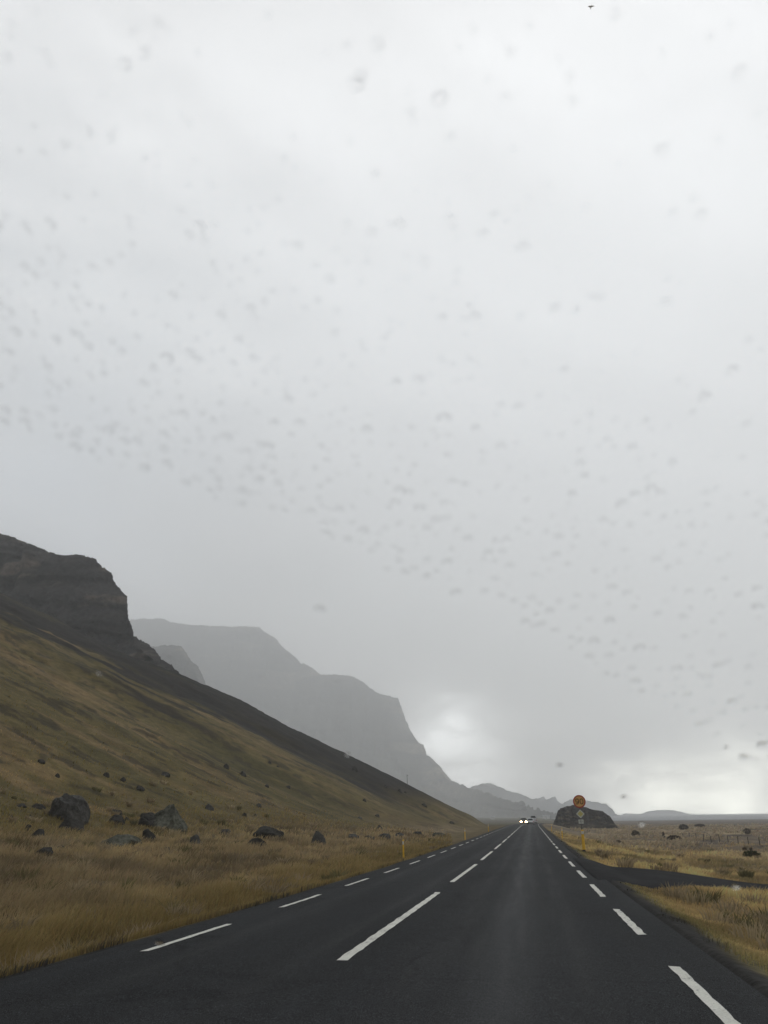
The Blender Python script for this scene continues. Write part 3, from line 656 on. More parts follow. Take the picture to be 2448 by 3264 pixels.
# ================================================================ LOOSE TURF AND GRASS (uncountable)
M_grass = mat('dry_grass', attr='tone', rough=.9, spec=.08)
_n, _l = M_grass.node_tree.nodes, M_grass.node_tree.links
_t = _n.new('ShaderNodeBsdfTranslucent'); _m = _n.new('ShaderNodeMixShader'); _m.inputs[0].default_value = .4
_l.new(_n['Attribute'].outputs['Color'], _t.inputs['Color']); _l.new(_n['Principled BSDF'].outputs[0], _m.inputs[1]); _l.new(_t.outputs[0], _m.inputs[2]); _l.new(_m.outputs[0], _n['Material Output'].inputs[0])
def tufts(name, n, r0, r1, a0, a1, hfun, wfac, keep, seed, colf=None, lean=.35, nb=1):
    g = np.random.default_rng(seed)
    a = np.radians(g.uniform(a0, a1, n)); r = np.exp(g.uniform(np.log(r0), np.log(r1), n))
    x = r*np.sin(a); y = r*np.cos(a)
    k = keep(x, y, g); x, y, r = x[k], y[k], r[k]
    z = G(x, y); h = hfun(x, y, g, r); w = wfac*r*g.uniform(.6, 1.5, len(x))+.0035
    th = g.uniform(0, 2*np.pi, len(x)); ld = g.normal(.6, 1.1, len(x)); lm = g.uniform(.3, 1.6, len(x))*lean*h*1.8
    ax, ay = np.cos(th)*w/2, np.sin(th)*w/2*.6
    lx, ly = np.cos(ld)*lm, np.sin(ld)*lm
    z0 = z-.04
    V = np.empty((len(x), 5, 3), np.float32)
    V[:, 0] = np.stack([x-ax, y-ay, z0], -1); V[:, 1] = np.stack([x+ax, y+ay, z0], -1)
    V[:, 2] = np.stack([x+ax*.75+lx*.35, y+ay*.75+ly*.35, z+h*.6], -1); V[:, 3] = np.stack([x-ax*.75+lx*.35, y-ay*.75+ly*.35, z+h*.6], -1)
    V[:, 4] = np.stack([x+lx, y+ly, z+h], -1)
    b = np.arange(len(x))[:, None]*5
    F = np.concatenate([b+np.array([[0, 1, 2]]), b+np.array([[0, 2, 3]]), b+np.array([[3, 2, 4]])])
    c = tone(x, y) if colf is None else colf(x, y, g)
    c = c*np.array((2.5, 2.48, 2.35))*g.uniform(.86, 1.18, (len(x), 1))*(1+g.normal(0, .03, (len(x), 3)))
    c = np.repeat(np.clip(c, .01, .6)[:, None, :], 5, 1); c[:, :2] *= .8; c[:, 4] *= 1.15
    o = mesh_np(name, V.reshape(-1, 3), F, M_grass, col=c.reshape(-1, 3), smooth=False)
    return o
def keep_l(x, y, g):
    xr = x-xcurve(y); q = -x-foot(y)
    sc = sst(-10, 10, y-(146+26*np.exp(-np.abs(x+14)/60)))*sst(6, 20, q)
    cl = .5+.9*fbm(x/1.3, y/1.3, 211, 3)
    return (xr < -5.78-.22*g.random(len(x))-.35*np.clip(fbm(y*.8, y*0, 215, 3), 0, 1)) & (g.random(len(x)) > sc) & (g.random(len(x)) < np.clip(cl+.3, .15, 1)) & (g.random(len(x)) < (1-.8*sst(-6, 10, q))*(1-sst(60, 140, np.hypot(x, y))))
def h_l(x, y, g, r):
    xr = x-xcurve(y); q = -x-foot(y)
    base = .10+.15*sst(-6.5, -9, xr)-.12*sst(-8, 4, q)
    return base*g.uniform(.5, 1.35, len(x))*(1+.8*fbm(x/1.1, y/1.6, 212, 3))+.0006*r
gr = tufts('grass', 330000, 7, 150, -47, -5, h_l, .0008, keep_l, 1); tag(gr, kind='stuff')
def keep_r(x, y, g):
    xr = x-xcurve(y)
    return (xr > 2.3+.8*g.random(len(x))**1.5+.3*fbm(y*.9, y*0, 216, 3)) & (side_mask(x, y) < .4) & (g.random(len(x)) < np.clip(.75+.9*fbm(x/1.3, y/1.3, 213, 3), .1, 1)) & (g.random(len(x)) < .35+.65*sst(2.3, 3.2, xr)) & (g.random(len(x)) < 1-sst(60, 160, np.hypot(x, y)))
def h_r(x, y, g, r):
    xr = x-xcurve(y)
    base = (.035+.19*sst(2.6, 6, xr)-.08*sst(14, 30, xr))*(.45+.55*(1-np.exp(-((y-33-.95*x)/12)**2)))
    return base*g.uniform(.5, 1.35, len(x))*(1+.9*fbm(x/1.1, y/1.6, 214, 3))+.0006*r
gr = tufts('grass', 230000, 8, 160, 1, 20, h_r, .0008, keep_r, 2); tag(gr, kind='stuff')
# tussocks: thick clumps that stand out of the shorter turf
def tussocks(name, n, r0, r1, a0, a1, keep, seed, per=46):
    g = np.random.default_rng(seed)
    a = np.radians(g.uniform(a0, a1, n)); r = np.exp(g.uniform(np.log(r0), np.log(r1), n))
    cx = r*np.sin(a); cy = r*np.cos(a); k = keep(cx, cy, g); cx, cy = cx[k], cy[k]; m = len(cx)
    R_ = g.uniform(.10, .34, m); hh = g.uniform(.18, .46, m); tn = g.uniform(.75, 1.25, m); hue = g.random(m)
    i = np.repeat(np.arange(m), per)
    th = g.uniform(0, 6.283, len(i)); q = np.sqrt(g.random(len(i)))*R_[i]
    x = cx[i]+np.cos(th)*q; y = cy[i]+np.sin(th)*q; z = G(x, y)
    h = hh[i]*g.uniform(.5, 1.1, len(i)); ln = h*g.uniform(.2, .9, len(i))*(.4+q/R_[i])
    w = .004+.0009*np.hypot(x, y)*g.uniform(.6, 1.3, len(i))
    wd = g.normal(.5, .5, len(i)); lx = np.cos(th)*ln+.25*h*np.cos(wd); ly = np.sin(th)*ln
    ax = w/2; V = np.empty((len(i), 5, 3), np.float32)
    V[:, 0] = np.stack([x-ax, y, z-.04], -1); V[:, 1] = np.stack([x+ax, y, z-.04], -1)
    V[:, 2] = np.stack([x+ax*.8+lx*.4, y+ly*.4, z+h*.65], -1); V[:, 3] = np.stack([x-ax*.8+lx*.4, y+ly*.4, z+h*.65], -1)
    V[:, 4] = np.stack([x+lx, y+ly, z+h], -1)
    b = np.arange(len(i))[:, None]*5
    F = np.concatenate([b+np.array([[0, 1, 2]]), b+np.array([[0, 2, 3]]), b+np.array([[3, 2, 4]])])
    base = 1.2*mixc(np.broadcast_to(np.array((.30, .245, .15)), (m, 3)).copy(), (.23, .18, .115), hue)
    base = mixc(base, (.13, .125, .055), (g.random(m) < .25)*.8)*tn[:, None]*.95
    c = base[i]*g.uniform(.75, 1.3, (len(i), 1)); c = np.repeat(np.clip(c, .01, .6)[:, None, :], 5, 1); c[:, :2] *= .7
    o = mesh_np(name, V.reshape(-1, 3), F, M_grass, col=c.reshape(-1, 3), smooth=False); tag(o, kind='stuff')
tussocks('tussocks', 1500, 9, 90, -46, -6, lambda x, y, g: (x-xcurve(y) < -6.9) & (-x-foot(y) < 10) & (g.random(len(x)) < np.clip(.35+1.3*fbm(x/3, y/5, 230, 3), 0, 1)), 31)
tussocks('tussocks', 1300, 12, 130, 2, 21, lambda x, y, g: (x-xcurve(y) > 3.6) & (side_mask(x, y) < .02) & (side_mask(x, y+2.5) < .02) & (g.random(len(x)) < np.clip(.35+1.3*fbm(x/3, y/5, 231, 3), 0, 1)), 32)
# heather and low scrub on the plain
def keep_h(x, y, g):
    xr = x-xcurve(y)
    return (xr > 11) & (y > 42) & (g.random(len(x)) < sst(.0, .4, fbm(x/7, y/14, 220, 3)+.08)) & (side_mask(x, y) < .2)
def h_h(x, y, g, r): return g.uniform(.2, .75, len(x))*(1+.8*fbm(x/5, y/7, 221, 3))
def c_h(x, y, g):
    c = np.broadcast_to(np.array((.062, .052, .038)), (len(x), 3)).copy()
    c = mixc(c, (.095, .075, .05), g.random(len(x))*.8)
    return c*1.9
sh = tufts('heather', 34000, 45, 420, 2, 22, h_h, .0018, keep_h, 3, colf=c_h, lean=.6); tag(sh, kind='stuff')

# ================================================================ ROAD FURNITURE
M_yellow = mat('yellow_plastic', (.66, .40, .04), rough=.6, spec=.3, noise=((5, .12), (22, .1)))
M_white = mat('white_reflector', (.55, .55, .52), rough=.5, noise=(9, .1))
M_dark = mat('dark_plastic', (.03, .03, .032), rough=.6)
M_steel = mat('galvanised_steel', (.10, .10, .10), rough=.5, metal=.5, noise=(12, .15))
M_signback = mat('sign_backing', (.22, .22, .22), rough=.5, metal=.6)
M_signyel = mat('sign_yellow_orange', (.62, .34, .11), rough=.5, spec=.35, noise=(7, .06))
M_signred = mat('sign_red', (.36, .055, .04), rough=.5, spec=.35, noise=(7, .06))
M_signblk = mat('sign_black', (.02, .014, .01), rough=.5)
M_diaw = mat('sign_white', (.50, .52, .47), rough=.5, spec=.35, noise=(7, .05))
M_diay = mat('diamond_yellow', (.46, .42, .16), rough=.5, spec=.35, noise=(7, .05))
def marker_post(x, y, label, h=1.02, wide=.10, lean=0.0, group='yellow marker posts along the road'):
    z = float(G(x, y))
    t = empty('marker_post', (x, y, z)); t.rotation_euler = (0, lean, 0)
    bm = bmesh.new()   # flattened hollow-looking plastic stake, slightly tapered, slanting top
    prof = [(-.06, -.25), (.06, -.25)]
    secs = [(-.3, 1.0), (0, 1.0), (h*.55, .96), (h-.07, .92), (h, .86)]
    rings = []
    for zz, s in secs:
        ring = []
        for k in range(14):
            a = 2*math.pi*k/14; sx = wide/2*s*math.copysign(abs(math.cos(a))**.7, math.cos(a)); sy = .04*s*math.copysign(abs(math.sin(a))**.7, math.sin(a))
            ring.append(bm.verts.new((sx, sy, zz + (.025*sy/.04 if zz == h else 0))))
        rings.append(ring)
    for a, b in zip(rings, rings[1:]):
        for k in range(14): bm.faces.new((a[k], a[(k+1) % 14], b[(k+1) % 14], b[k]))
    bm.faces.new(rings[0][::-1]); bm.faces.new(rings[-1])
    bm_obj('post', bm, M_yellow, t, smooth=True)
    bm = bmesh.new(); box(bm, -wide*.40, wide*.40, -.052, -.038, h-.24, h-.07, .006); bm_obj('reflector', bm, M_white, t)
    bm = bmesh.new(); box(bm, -wide*.40, wide*.40, .038, .052, h-.24, h-.07, .006); bm_obj('reflector', bm, M_white, t)
    tag(t, label, 'marker post', group)
    return t
P0, _ = onground(872, 1857)
marker_post(P0[0], P0[1], 'yellow plastic marker post with a white reflector, nearest one on the left verge', lean=R(-.6))
for y, lb in ((91, 'yellow marker post on the left verge, the small one beyond the nearest post'), (141, 'tiny far yellow marker post on the left verge where the road narrows')):
    marker_post(-6.6, y, lb)
for y, lb in ((95, 'yellow marker post on the right verge, between the speed sign and the cars'), (144, 'tiny far yellow marker post on the right verge, nearest the cars')):
    marker_post(3.0, y, lb)
# speed sign with its plates
S0, _ = onground(1261, 1841)
sx, sy = S0[0], S0[1]; sk = sy/50.0
sz = float(S0[2])
sg = empty('road_sign', (sx, sy+.12, sz)); sg.rotation_euler = (0, R(-.2), 0); sg.scale = (sk, sk, sk)
sg.scale = (1, 1, 1)
def Zpx(py): return (1841-py)/1853*sy*1.055
ztop = Zpx(1739)
bm = bmesh.new(); cyl(bm, (0, 0, -.4), (0, 0, ztop-.1), .030); bm_obj('pole', bm, M_steel, sg, smooth=True)
ZC = (Zpx(1739.5)+Zpx(1763))/2; RC = (Zpx(1739.5)-Zpx(1763))/2
def disc(r, y0, y1, zc, seg=48):
    bm = bmesh.new(); cyl(bm, (0, y0, zc), (0, y1, zc), r, seg=seg); return bm
face = bm_obj('speed_limit_plate', disc(RC, -.06, -.045, ZC), M_signred, sg)
bm_obj('yellow_face', disc(RC*.80, -.066, -.0605, ZC), M_signyel, face)
def text(txt, size, mtl, parent, name, x, y, z, sxx=1.0, bold=0.0):
    cu = bpy.data.curves.new('lettering', 'FONT'); cu.body = txt; cu.size = size; cu.align_x = 'CENTER'; cu.align_y = 'CENTER'; cu.extrude = .002; cu.offset = bold
    ob = bpy.data.objects.new('lettering', cu); COL.objects.link(ob)
    bpy.context.view_layer.update()
    me = bpy.data.meshes.new_from_object(ob.evaluated_get(bpy.context.evaluated_depsgraph_get()))
    bpy.data.objects.remove(ob)
    me.materials.clear(); me.materials.append(mtl)
    o = bpy.data.objects.new(name, me); COL.objects.link(o); o.parent = parent
    o.location = (x, y, z); o.rotation_euler = (R(90), 0, 0); o.scale = (sxx, 1, 1)
    return o
def stroke(pts, w, cx, closed=False, name='numeral'):
    bm = bmesh.new(); n = len(pts); L_ = []
    for i, (px_, pz_) in enumerate(pts):
        a = pts[(i-1) % n] if (closed or i > 0) else pts[i]; b = pts[(i+1) % n] if (closed or i < n-1) else pts[i]
        tx, tz = b[0]-a[0], b[1]-a[1]; l = math.hypot(tx, tz) or 1; nx, nz_ = -tz/l*w/2, tx/l*w/2
        L_.append([bm.verts.new((cx+px_+s*nx, yy, ZC+pz_+s*nz_)) for s in (-1, 1) for yy in (-.073, -.0665)])
    m_ = n if closed else n-1
    for i in range(m_):
        a, b = L_[i], L_[(i+1) % n]
        for q in ((0, 1), (1, 3), (3, 2), (2, 0)): bm.faces.new((a[q[0]], a[q[1]], b[q[1]], b[q[0]]))
    bmesh.ops.recalc_face_normals(bm, faces=bm.faces)
    return bm_obj(name, bm, M_signblk, face)
dh, dw, sw = RC*.40, RC*.235, RC*.125
stroke([(math.cos(a)*dw, math.sin(a)*dh) for a in np.linspace(0, 2*math.pi, 28, endpoint=False)], sw, RC*.35, True)
nine = [(math.cos(a)*dw, dh*.36+math.sin(a)*dh*.62) for a in np.linspace(0, 2*math.pi, 22)]
nine += [(dw*.99, 0), (dw*.9, -dh*.35), (dw*.6, -dh*.75), (dw*.1, -dh*.97), (-dw*.5, -dh*.93), (-dw*.85, -dh*.72)]
stroke(nine, sw, -RC*.35)
for zc in (ZC-.1, ZC+.1):
    pass
ZD = (Zpx(1765.5)+Zpx(1781.5))/2; HD = (Zpx(1765.5)-Zpx(1781.5))/2
def diamond(r, y0, y1, m, parent, name):
    bm = bmesh.new(); vs = []
    for yy in (y0, y1):
        vs.append([bm.verts.new((math.sin(a)*r, yy, ZD+math.cos(a)*r)) for a in (0, math.pi/2, math.pi, 3*math.pi/2)])
    bm.faces.new(vs[0]); bm.faces.new(vs[1][::-1])
    for k in range(4): bm.faces.new((vs[0][k], vs[0][(k+1) % 4], vs[1][(k+1) % 4], vs[1][k]))
    bmesh.ops.recalc_face_normals(bm, faces=bm.faces)
    bmesh.ops.bevel(bm, geom=[e for e in bm.edges if abs((e.verts[0].co-e.verts[1].co).y) > 1e-4], offset=r*.06, segments=3, affect='EDGES')
    return bm_obj(name, bm, m, parent)
dia = diamond(HD, -.06, -.046, M_diaw, sg, 'priority_plate')
diamond(HD*.68, -.066, -.0605, M_diay, dia, 'yellow_face')
ZP0, ZP1 = Zpx(1791), Zpx(1783.5)
pw = 9.8/1853*sy/2
bm = bmesh.new(); box(bm, -pw, pw, -.06, -.046, ZP0, ZP1, .004); plate = bm_obj('number_plate', bm, M_diaw, sg)
bm = bmesh.new(); box(bm, -.012, .012, -.065, -.0605, ZP0+.015, ZP1-.015); bm_obj('divider', bm, M_signblk, plate)
M_gtext = mat('sign_grey_text', (.14, .16, .17), rough=.6)
text('10', (ZP1-ZP0)*.62, M_gtext, plate, 'lettering', -pw*.52, -.063, (ZP0+ZP1)/2)
text('6', (ZP1-ZP0)*.62, M_gtext, plate, 'lettering', pw*.5, -.063, (ZP0+ZP1)/2)
for zc in (ZC+.1, ZC-.12, ZD, (ZP0+ZP1)/2):
    bm = bmesh.new(); box(bm, -.05, .05, -.044, .04, zc-.018, zc+.018, .004); bm_obj('clamp', bm, M_steel, sg)
tag(sg, 'round yellow 90 speed sign with red rim above a yellow diamond and small white plate', 'road sign')
mp_ = marker_post(sx+.02, sy-.02, 'thick yellow marker post standing at the foot of the 90 speed sign', h=1.32, wide=.19)
bm = bmesh.new(); box(bm, -.1, .1, -.06, .06, -.1, .16, .02); bm_obj('base', bm, M_dark, mp_)

# ================================================================ WIRE FENCE on the plain
M_wood = mat('weathered_wood', (.045, .035, .028), rough=.9, noise=((4, .3), (20, .3)))
M_wire = mat('rusty_wire', (.05, .045, .04), rough=.7)
def r7(x, y): return (1253.7+x*.2443, 1721.3+y*.2443)
fx = [(968, 372), (1022, 376), (1083, 388), (1147, 392), (1211, 382), (1290, 402), (1379, 405), (1480, 402), (1588, 434), (1700, 440), (860, 362)]
fa, _ = onground(*r7(968, 378)); fb, _ = onground(*r7(1588, 428))
fe = empty('wire_fence', (fb[0], fb[1], fb[2]))
fpts = []
for k in range(-2, 10):
    t = k/8.0
    t = k/8.0
    x_ = fb[0]+(fa[0]-fb[0])*t; y_ = fb[1]+(fa[1]-fb[1])*t
    z_ = float(G(x_, y_)); fpts.append((x_, y_, z_))
    bm = bmesh.new(); rr = random.Random(k+40)
    tl = (rr.uniform(-.08, .08), rr.uniform(-.05, .05)); hh = rr.uniform(1.0, 1.25)
    cyl(bm, (0, 0, -.3), (tl[0], tl[1], hh), .065, .05, seg=9)
    p = bm_obj('post', bm, M_wood, fe, loc=(x_-fb[0], y_-fb[1], z_-fb[2]))
for hh in (.35, .7, 1.0):
    bm = bmesh.new()
    for a, b in zip(fpts, fpts[1:]):
        mm = ((a[0]+b[0])/2, (a[1]+b[1])/2, (a[2]+b[2])/2-.05)
        for u, v in ((a, mm), (mm, b)):
            cyl(bm, (u[0]-fb[0], u[1]-fb[1], u[2]-fb[2]+hh), (v[0]-fb[0], v[1]-fb[1], v[2]-fb[2]+hh), .008, seg=5)
    bm_obj('wire', bm, M_wire, fe)
tag(fe, 'wire fence with thin dark wooden posts in pale grass on the right plain', 'fence')
# lone stake on the spur
Pm, _ = onground(880, 1694)
bm = bmesh.new(); cyl(bm, (0, 0, -.3), (-.05, 0, 2.3), .07, .055, seg=9); cyl(bm, (-.05, 0, 2.05), (.25, 0, 2.05), .03, seg=6)
st = bm_obj('wooden_stake', bm, mat('pale_wood', (.16, .155, .14), rough=.9, noise=(6, .2)), loc=tuple(Pm)); tag(st, 'thin pale stake standing on the black scree near the crest of the slope', 'stake')

# ================================================================ SHRUBS
def shrub(px, py, w, h, label, col, seed, group=None, n=900, name='shrub'):
    P, t = onground(px, py); k = t/1853; W, H = w*k, h*k
    g = np.random.default_rng(seed)
    e = empty(name, tuple(P))
    bm = bmesh.new()
    for j in range(9):
        a = g.uniform(0, 6.28); rr = g.uniform(.1, .42)*W
        cyl(bm, (0, 0, -.1), (math.cos(a)*rr, math.sin(a)*rr*.7, H*g.uniform(.5, .92)), max(.02, W*.012), .006, seg=5)
    bm_obj('stem', bm, M_wood, e)
    u = g.normal(0, 1, (n, 3)); u /= np.linalg.norm(u, axis=1)[:, None]; rad = g.uniform(.35, 1, n)**.5
    cl = 1+.35*fbm(u[:, 0]*2.1+seed, u[:, 2]*2.1+u[:, 1], seed, 3)
    c = u*(rad*cl)[:, None]*np.array([W/2, W*.4, H/2])+np.array([0, 0, H*.48])
    s = (g.uniform(.5, 1.3, n)*max(W, H)*.055)
    a1 = g.normal(0, 1, (n, 3)); a1 /= np.linalg.norm(a1, axis=1)[:, None]; a2 = np.cross(a1, g.normal(0, 1, (n, 3))); a2 /= np.linalg.norm(a2, axis=1)[:, None]
    V = np.stack([c-a1*s[:, None], c+a2*s[:, None]*.5, c+a1*s[:, None], c-a2*s[:, None]*.5], 1)
    V[..., 2] = np.maximum(V[..., 2], -.05)
    cc = np.array(col)*g.uniform(.55, 1.5, (n, 1)); cc = np.repeat(cc[:, None], 4, 1)
    mesh_np('foliage', V.reshape(-1, 3), np.arange(n*4).reshape(-1, 4), M_grass, parent=e, smooth=False, col=cc.reshape(-1, 3))
    tag(e, label, 'shrub', group); return e
SH = [((915, 292), 62, 38, 'darkest low shrub on the plain, just above the left end of the wire fence', (.030, .030, .026)),
      ((738, 368), 16, 46, 'narrow upright dark shrub left of the wire fence', (.045, .034, .028)),
      ((490, 352), 62, 42, 'dark brown bush between the speed sign and the narrow upright shrub', (.045, .036, .028)),
      ((830, 388), 90, 40, 'sprawling brown bush right of the narrow upright shrub, left of the fence', (.048, .038, .028)),
      ((330, 408), 42, 20, 'low brown clump in the straw grass right of the speed sign', (.06, .042, .026)),
      ((1455, 478), 32, 26, 'small rusty clump in front of the fence, left one of two', (.06, .036, .02)),
      ((1510, 476), 24, 20, 'small rusty clump in front of the fence, right one of two', (.05, .036, .02)),
      ((1130, 590), 60, 28, 'low green-brown weed clump on the bank near the gravel track', (.05, .045, .022)),
      ((1520, 540), 110, 50, 'broad dark green weed patch below the fence at the right edge', (.040, .046, .022)),
      ((1480, 330), 50, 40, 'brown bush behind the right half of the wire fence', (.055, .044, .034)),
      ((1060, 270), 70, 24, 'long low brown bush behind the fence, right of the darkest shrub', (.055, .044, .034))]
for k, (p, w, h, lb, cc) in enumerate(SH):
    q = r7(*p); shrub(q[0], q[1], w*.2443*1.15, h*.2443*1.1, lb, cc, 500+k, 'shrubs on the plain right of the road')
# wind-shaped outcrop on the far hill ridge, dark bush by the far road
def far_clump(px, py, Y, w, h, label, seed, name='crag', cat='crag'):
    p = at_y(px, py, Y); k = Y/1853*1.05
    o = bm_obj(name, rock_mesh(w*k, h*k, w*k, seed, sub=3), M_rocks[2], loc=(p[0], p[1], p[2])); tag(o, label, cat); return o
far_clump(1127, 1738, 2250, 13, 6.5, 'dark rounded crag perched on the misty ridge above the oncoming car', 901)
far_clump(1132, 1748.5, 2050, 11, 5, 'dim low crag on the misty slope just below the perched one', 902)
shrub(1122, 1770, 5, 5, 'tiny dark bush beside the left verge next to the oncoming headlights', (.03, .028, .022), 905, n=200)

# ================================================================ FARM BUILDINGS
M_wall = mat('white_wall', (.62, .62, .60), rough=.8, noise=(1.0, .1))
M_roof = mat('grey_roof', (.45, .46, .47), rough=.6)
M_win = mat('dark_window', (.03, .035, .04), rough=.2)
def house(px, py, Y, w, h, label, roofm=M_roof):
    p = at_y(px, py, Y); k = Y/1853*1.05; W, H = w*k, h*k; D = W*.5
    zb = p[2]
    e = empty('farmhouse', (p[0], p[1], zb))
    bm = bmesh.new(); wh = H*.62
    vs = [(-W/2, -D/2), (W/2, -D/2), (W/2, D/2), (-W/2, D/2)]
    lo = [bm.verts.new((a, b, -6)) for a, b in vs]; hi = [bm.verts.new((a, b, wh)) for a, b in vs]
    g1 = bm.verts.new((-W/2, 0, H)); g2 = bm.verts.new((W/2, 0, H))
    for k2 in (0, 2): bm.faces.new((lo[k2], lo[(k2+1) % 4], hi[(k2+1) % 4], hi[k2]))
    bm.faces.new((lo[1], lo[2], hi[2], g2, hi[1])); bm.faces.new((lo[3], lo[0], hi[0], g1, hi[3]))
    bm_obj('wall', bm, M_wall, e)
    bm = bmesh.new(); o2 = .4
    for s in (-1, 1):
        a = [(-W/2-o2, s*(D/2+o2), wh-.25), (W/2+o2, s*(D/2+o2), wh-.25), (W/2+o2, 0, H+.15), (-W/2-o2, 0, H+.15)]
        t = [bm.verts.new(v) for v in a]; u = [bm.verts.new((v[0], v[1], v[2]+.2)) for v in a]
        bm.faces.new(t); bm.faces.new(u[::-1])
        for k2 in range(4): bm.faces.new((t[k2], t[(k2+1) % 4], u[(k2+1) % 4], u[k2]))
    bmesh.ops.recalc_face_normals(bm, faces=bm.faces)
    bm_obj('roof', bm, roofm, e)
    for xx in (-.3, .05, .33):
        bm = bmesh.new(); box(bm, W*xx-W*.05, W*xx+W*.05, -D/2-.08, -D/2+.05, wh*.35, wh*.8); bm_obj('window', bm, M_win, e)
    tag(e, label, 'farmhouse', 'white farm buildings far along the road'); return e
house(1064, 1766.5, 1150, 6.6, 3.0, 'white farm building far off left of the road, beyond the tip of the slope')
house(1175.5, 1764.0, 1300, 5.5, 2.4, 'white farm building far right of the cars, left one of a close pair')
house(1184.0, 1764.3, 1320, 6.0, 2.0, 'long low white farm building far right of the cars, right one of a close pair')

# ================================================================ CARS
def paint(name, c, metal=.1): return mat(name, c, rough=.35, spec=.5, metal=metal)
M_glass = mat('car_glass', (.015, .02, .022), rough=.08, spec=.6)
M_tyre = mat('tyre_rubber', (.02, .02, .02), rough=.85)
M_rim = mat('wheel_rim', (.35, .35, .36), rough=.35, metal=.8)
M_tail = mat('tail_light_red', (.25, .02, .015), rough=.3)
M_trim = mat('black_trim', (.025, .025, .025), rough=.6)
M_lamp = mat('headlight_glass', (.75, .75, .72), rough=.15)
M_lit = mat('headlight_lit', (.9, .8, .6), rough=.3, emit=((1, .72, .36), 90))
M_plate = mat('licence_plate', (.6, .6, .58), rough=.5)
def ring(bm, y, hw, z0, z1, crown=.06, n=7, tuck=.06):
    """one cross-section of the body, rounded at sill and shoulder"""
    pts = [(-hw*.90, z0), (-hw*.985, z0+(z1-z0)*.18), (-hw, z0+(z1-z0)*.5), (-hw*.985, z0+(z1-z0)*.8), (-hw*(1-tuck), z1-.01), (-hw*.5, z1+crown*.7), (0, z1+crown),
           (hw*.5, z1+crown*.7), (hw*(1-tuck), z1-.01), (hw*.985, z0+(z1-z0)*.8), (hw, z0+(z1-z0)*.5), (hw*.985, z0+(z1-z0)*.18), (hw*.90, z0)]
    return [bm.verts.new((x, y, z)) for x, z in pts]
def loft(bm, rings):
    for a, b in zip(rings, rings[1:]):
        n = len(a)
        for k in range(n): bm.faces.new((a[k], a[(k+1) % n], b[(k+1) % n], b[k]))
    bm.faces.new(rings[0][::-1]); bm.faces.new(rings[-1])
    bmesh.ops.recalc_face_normals(bm, faces=bm.faces)
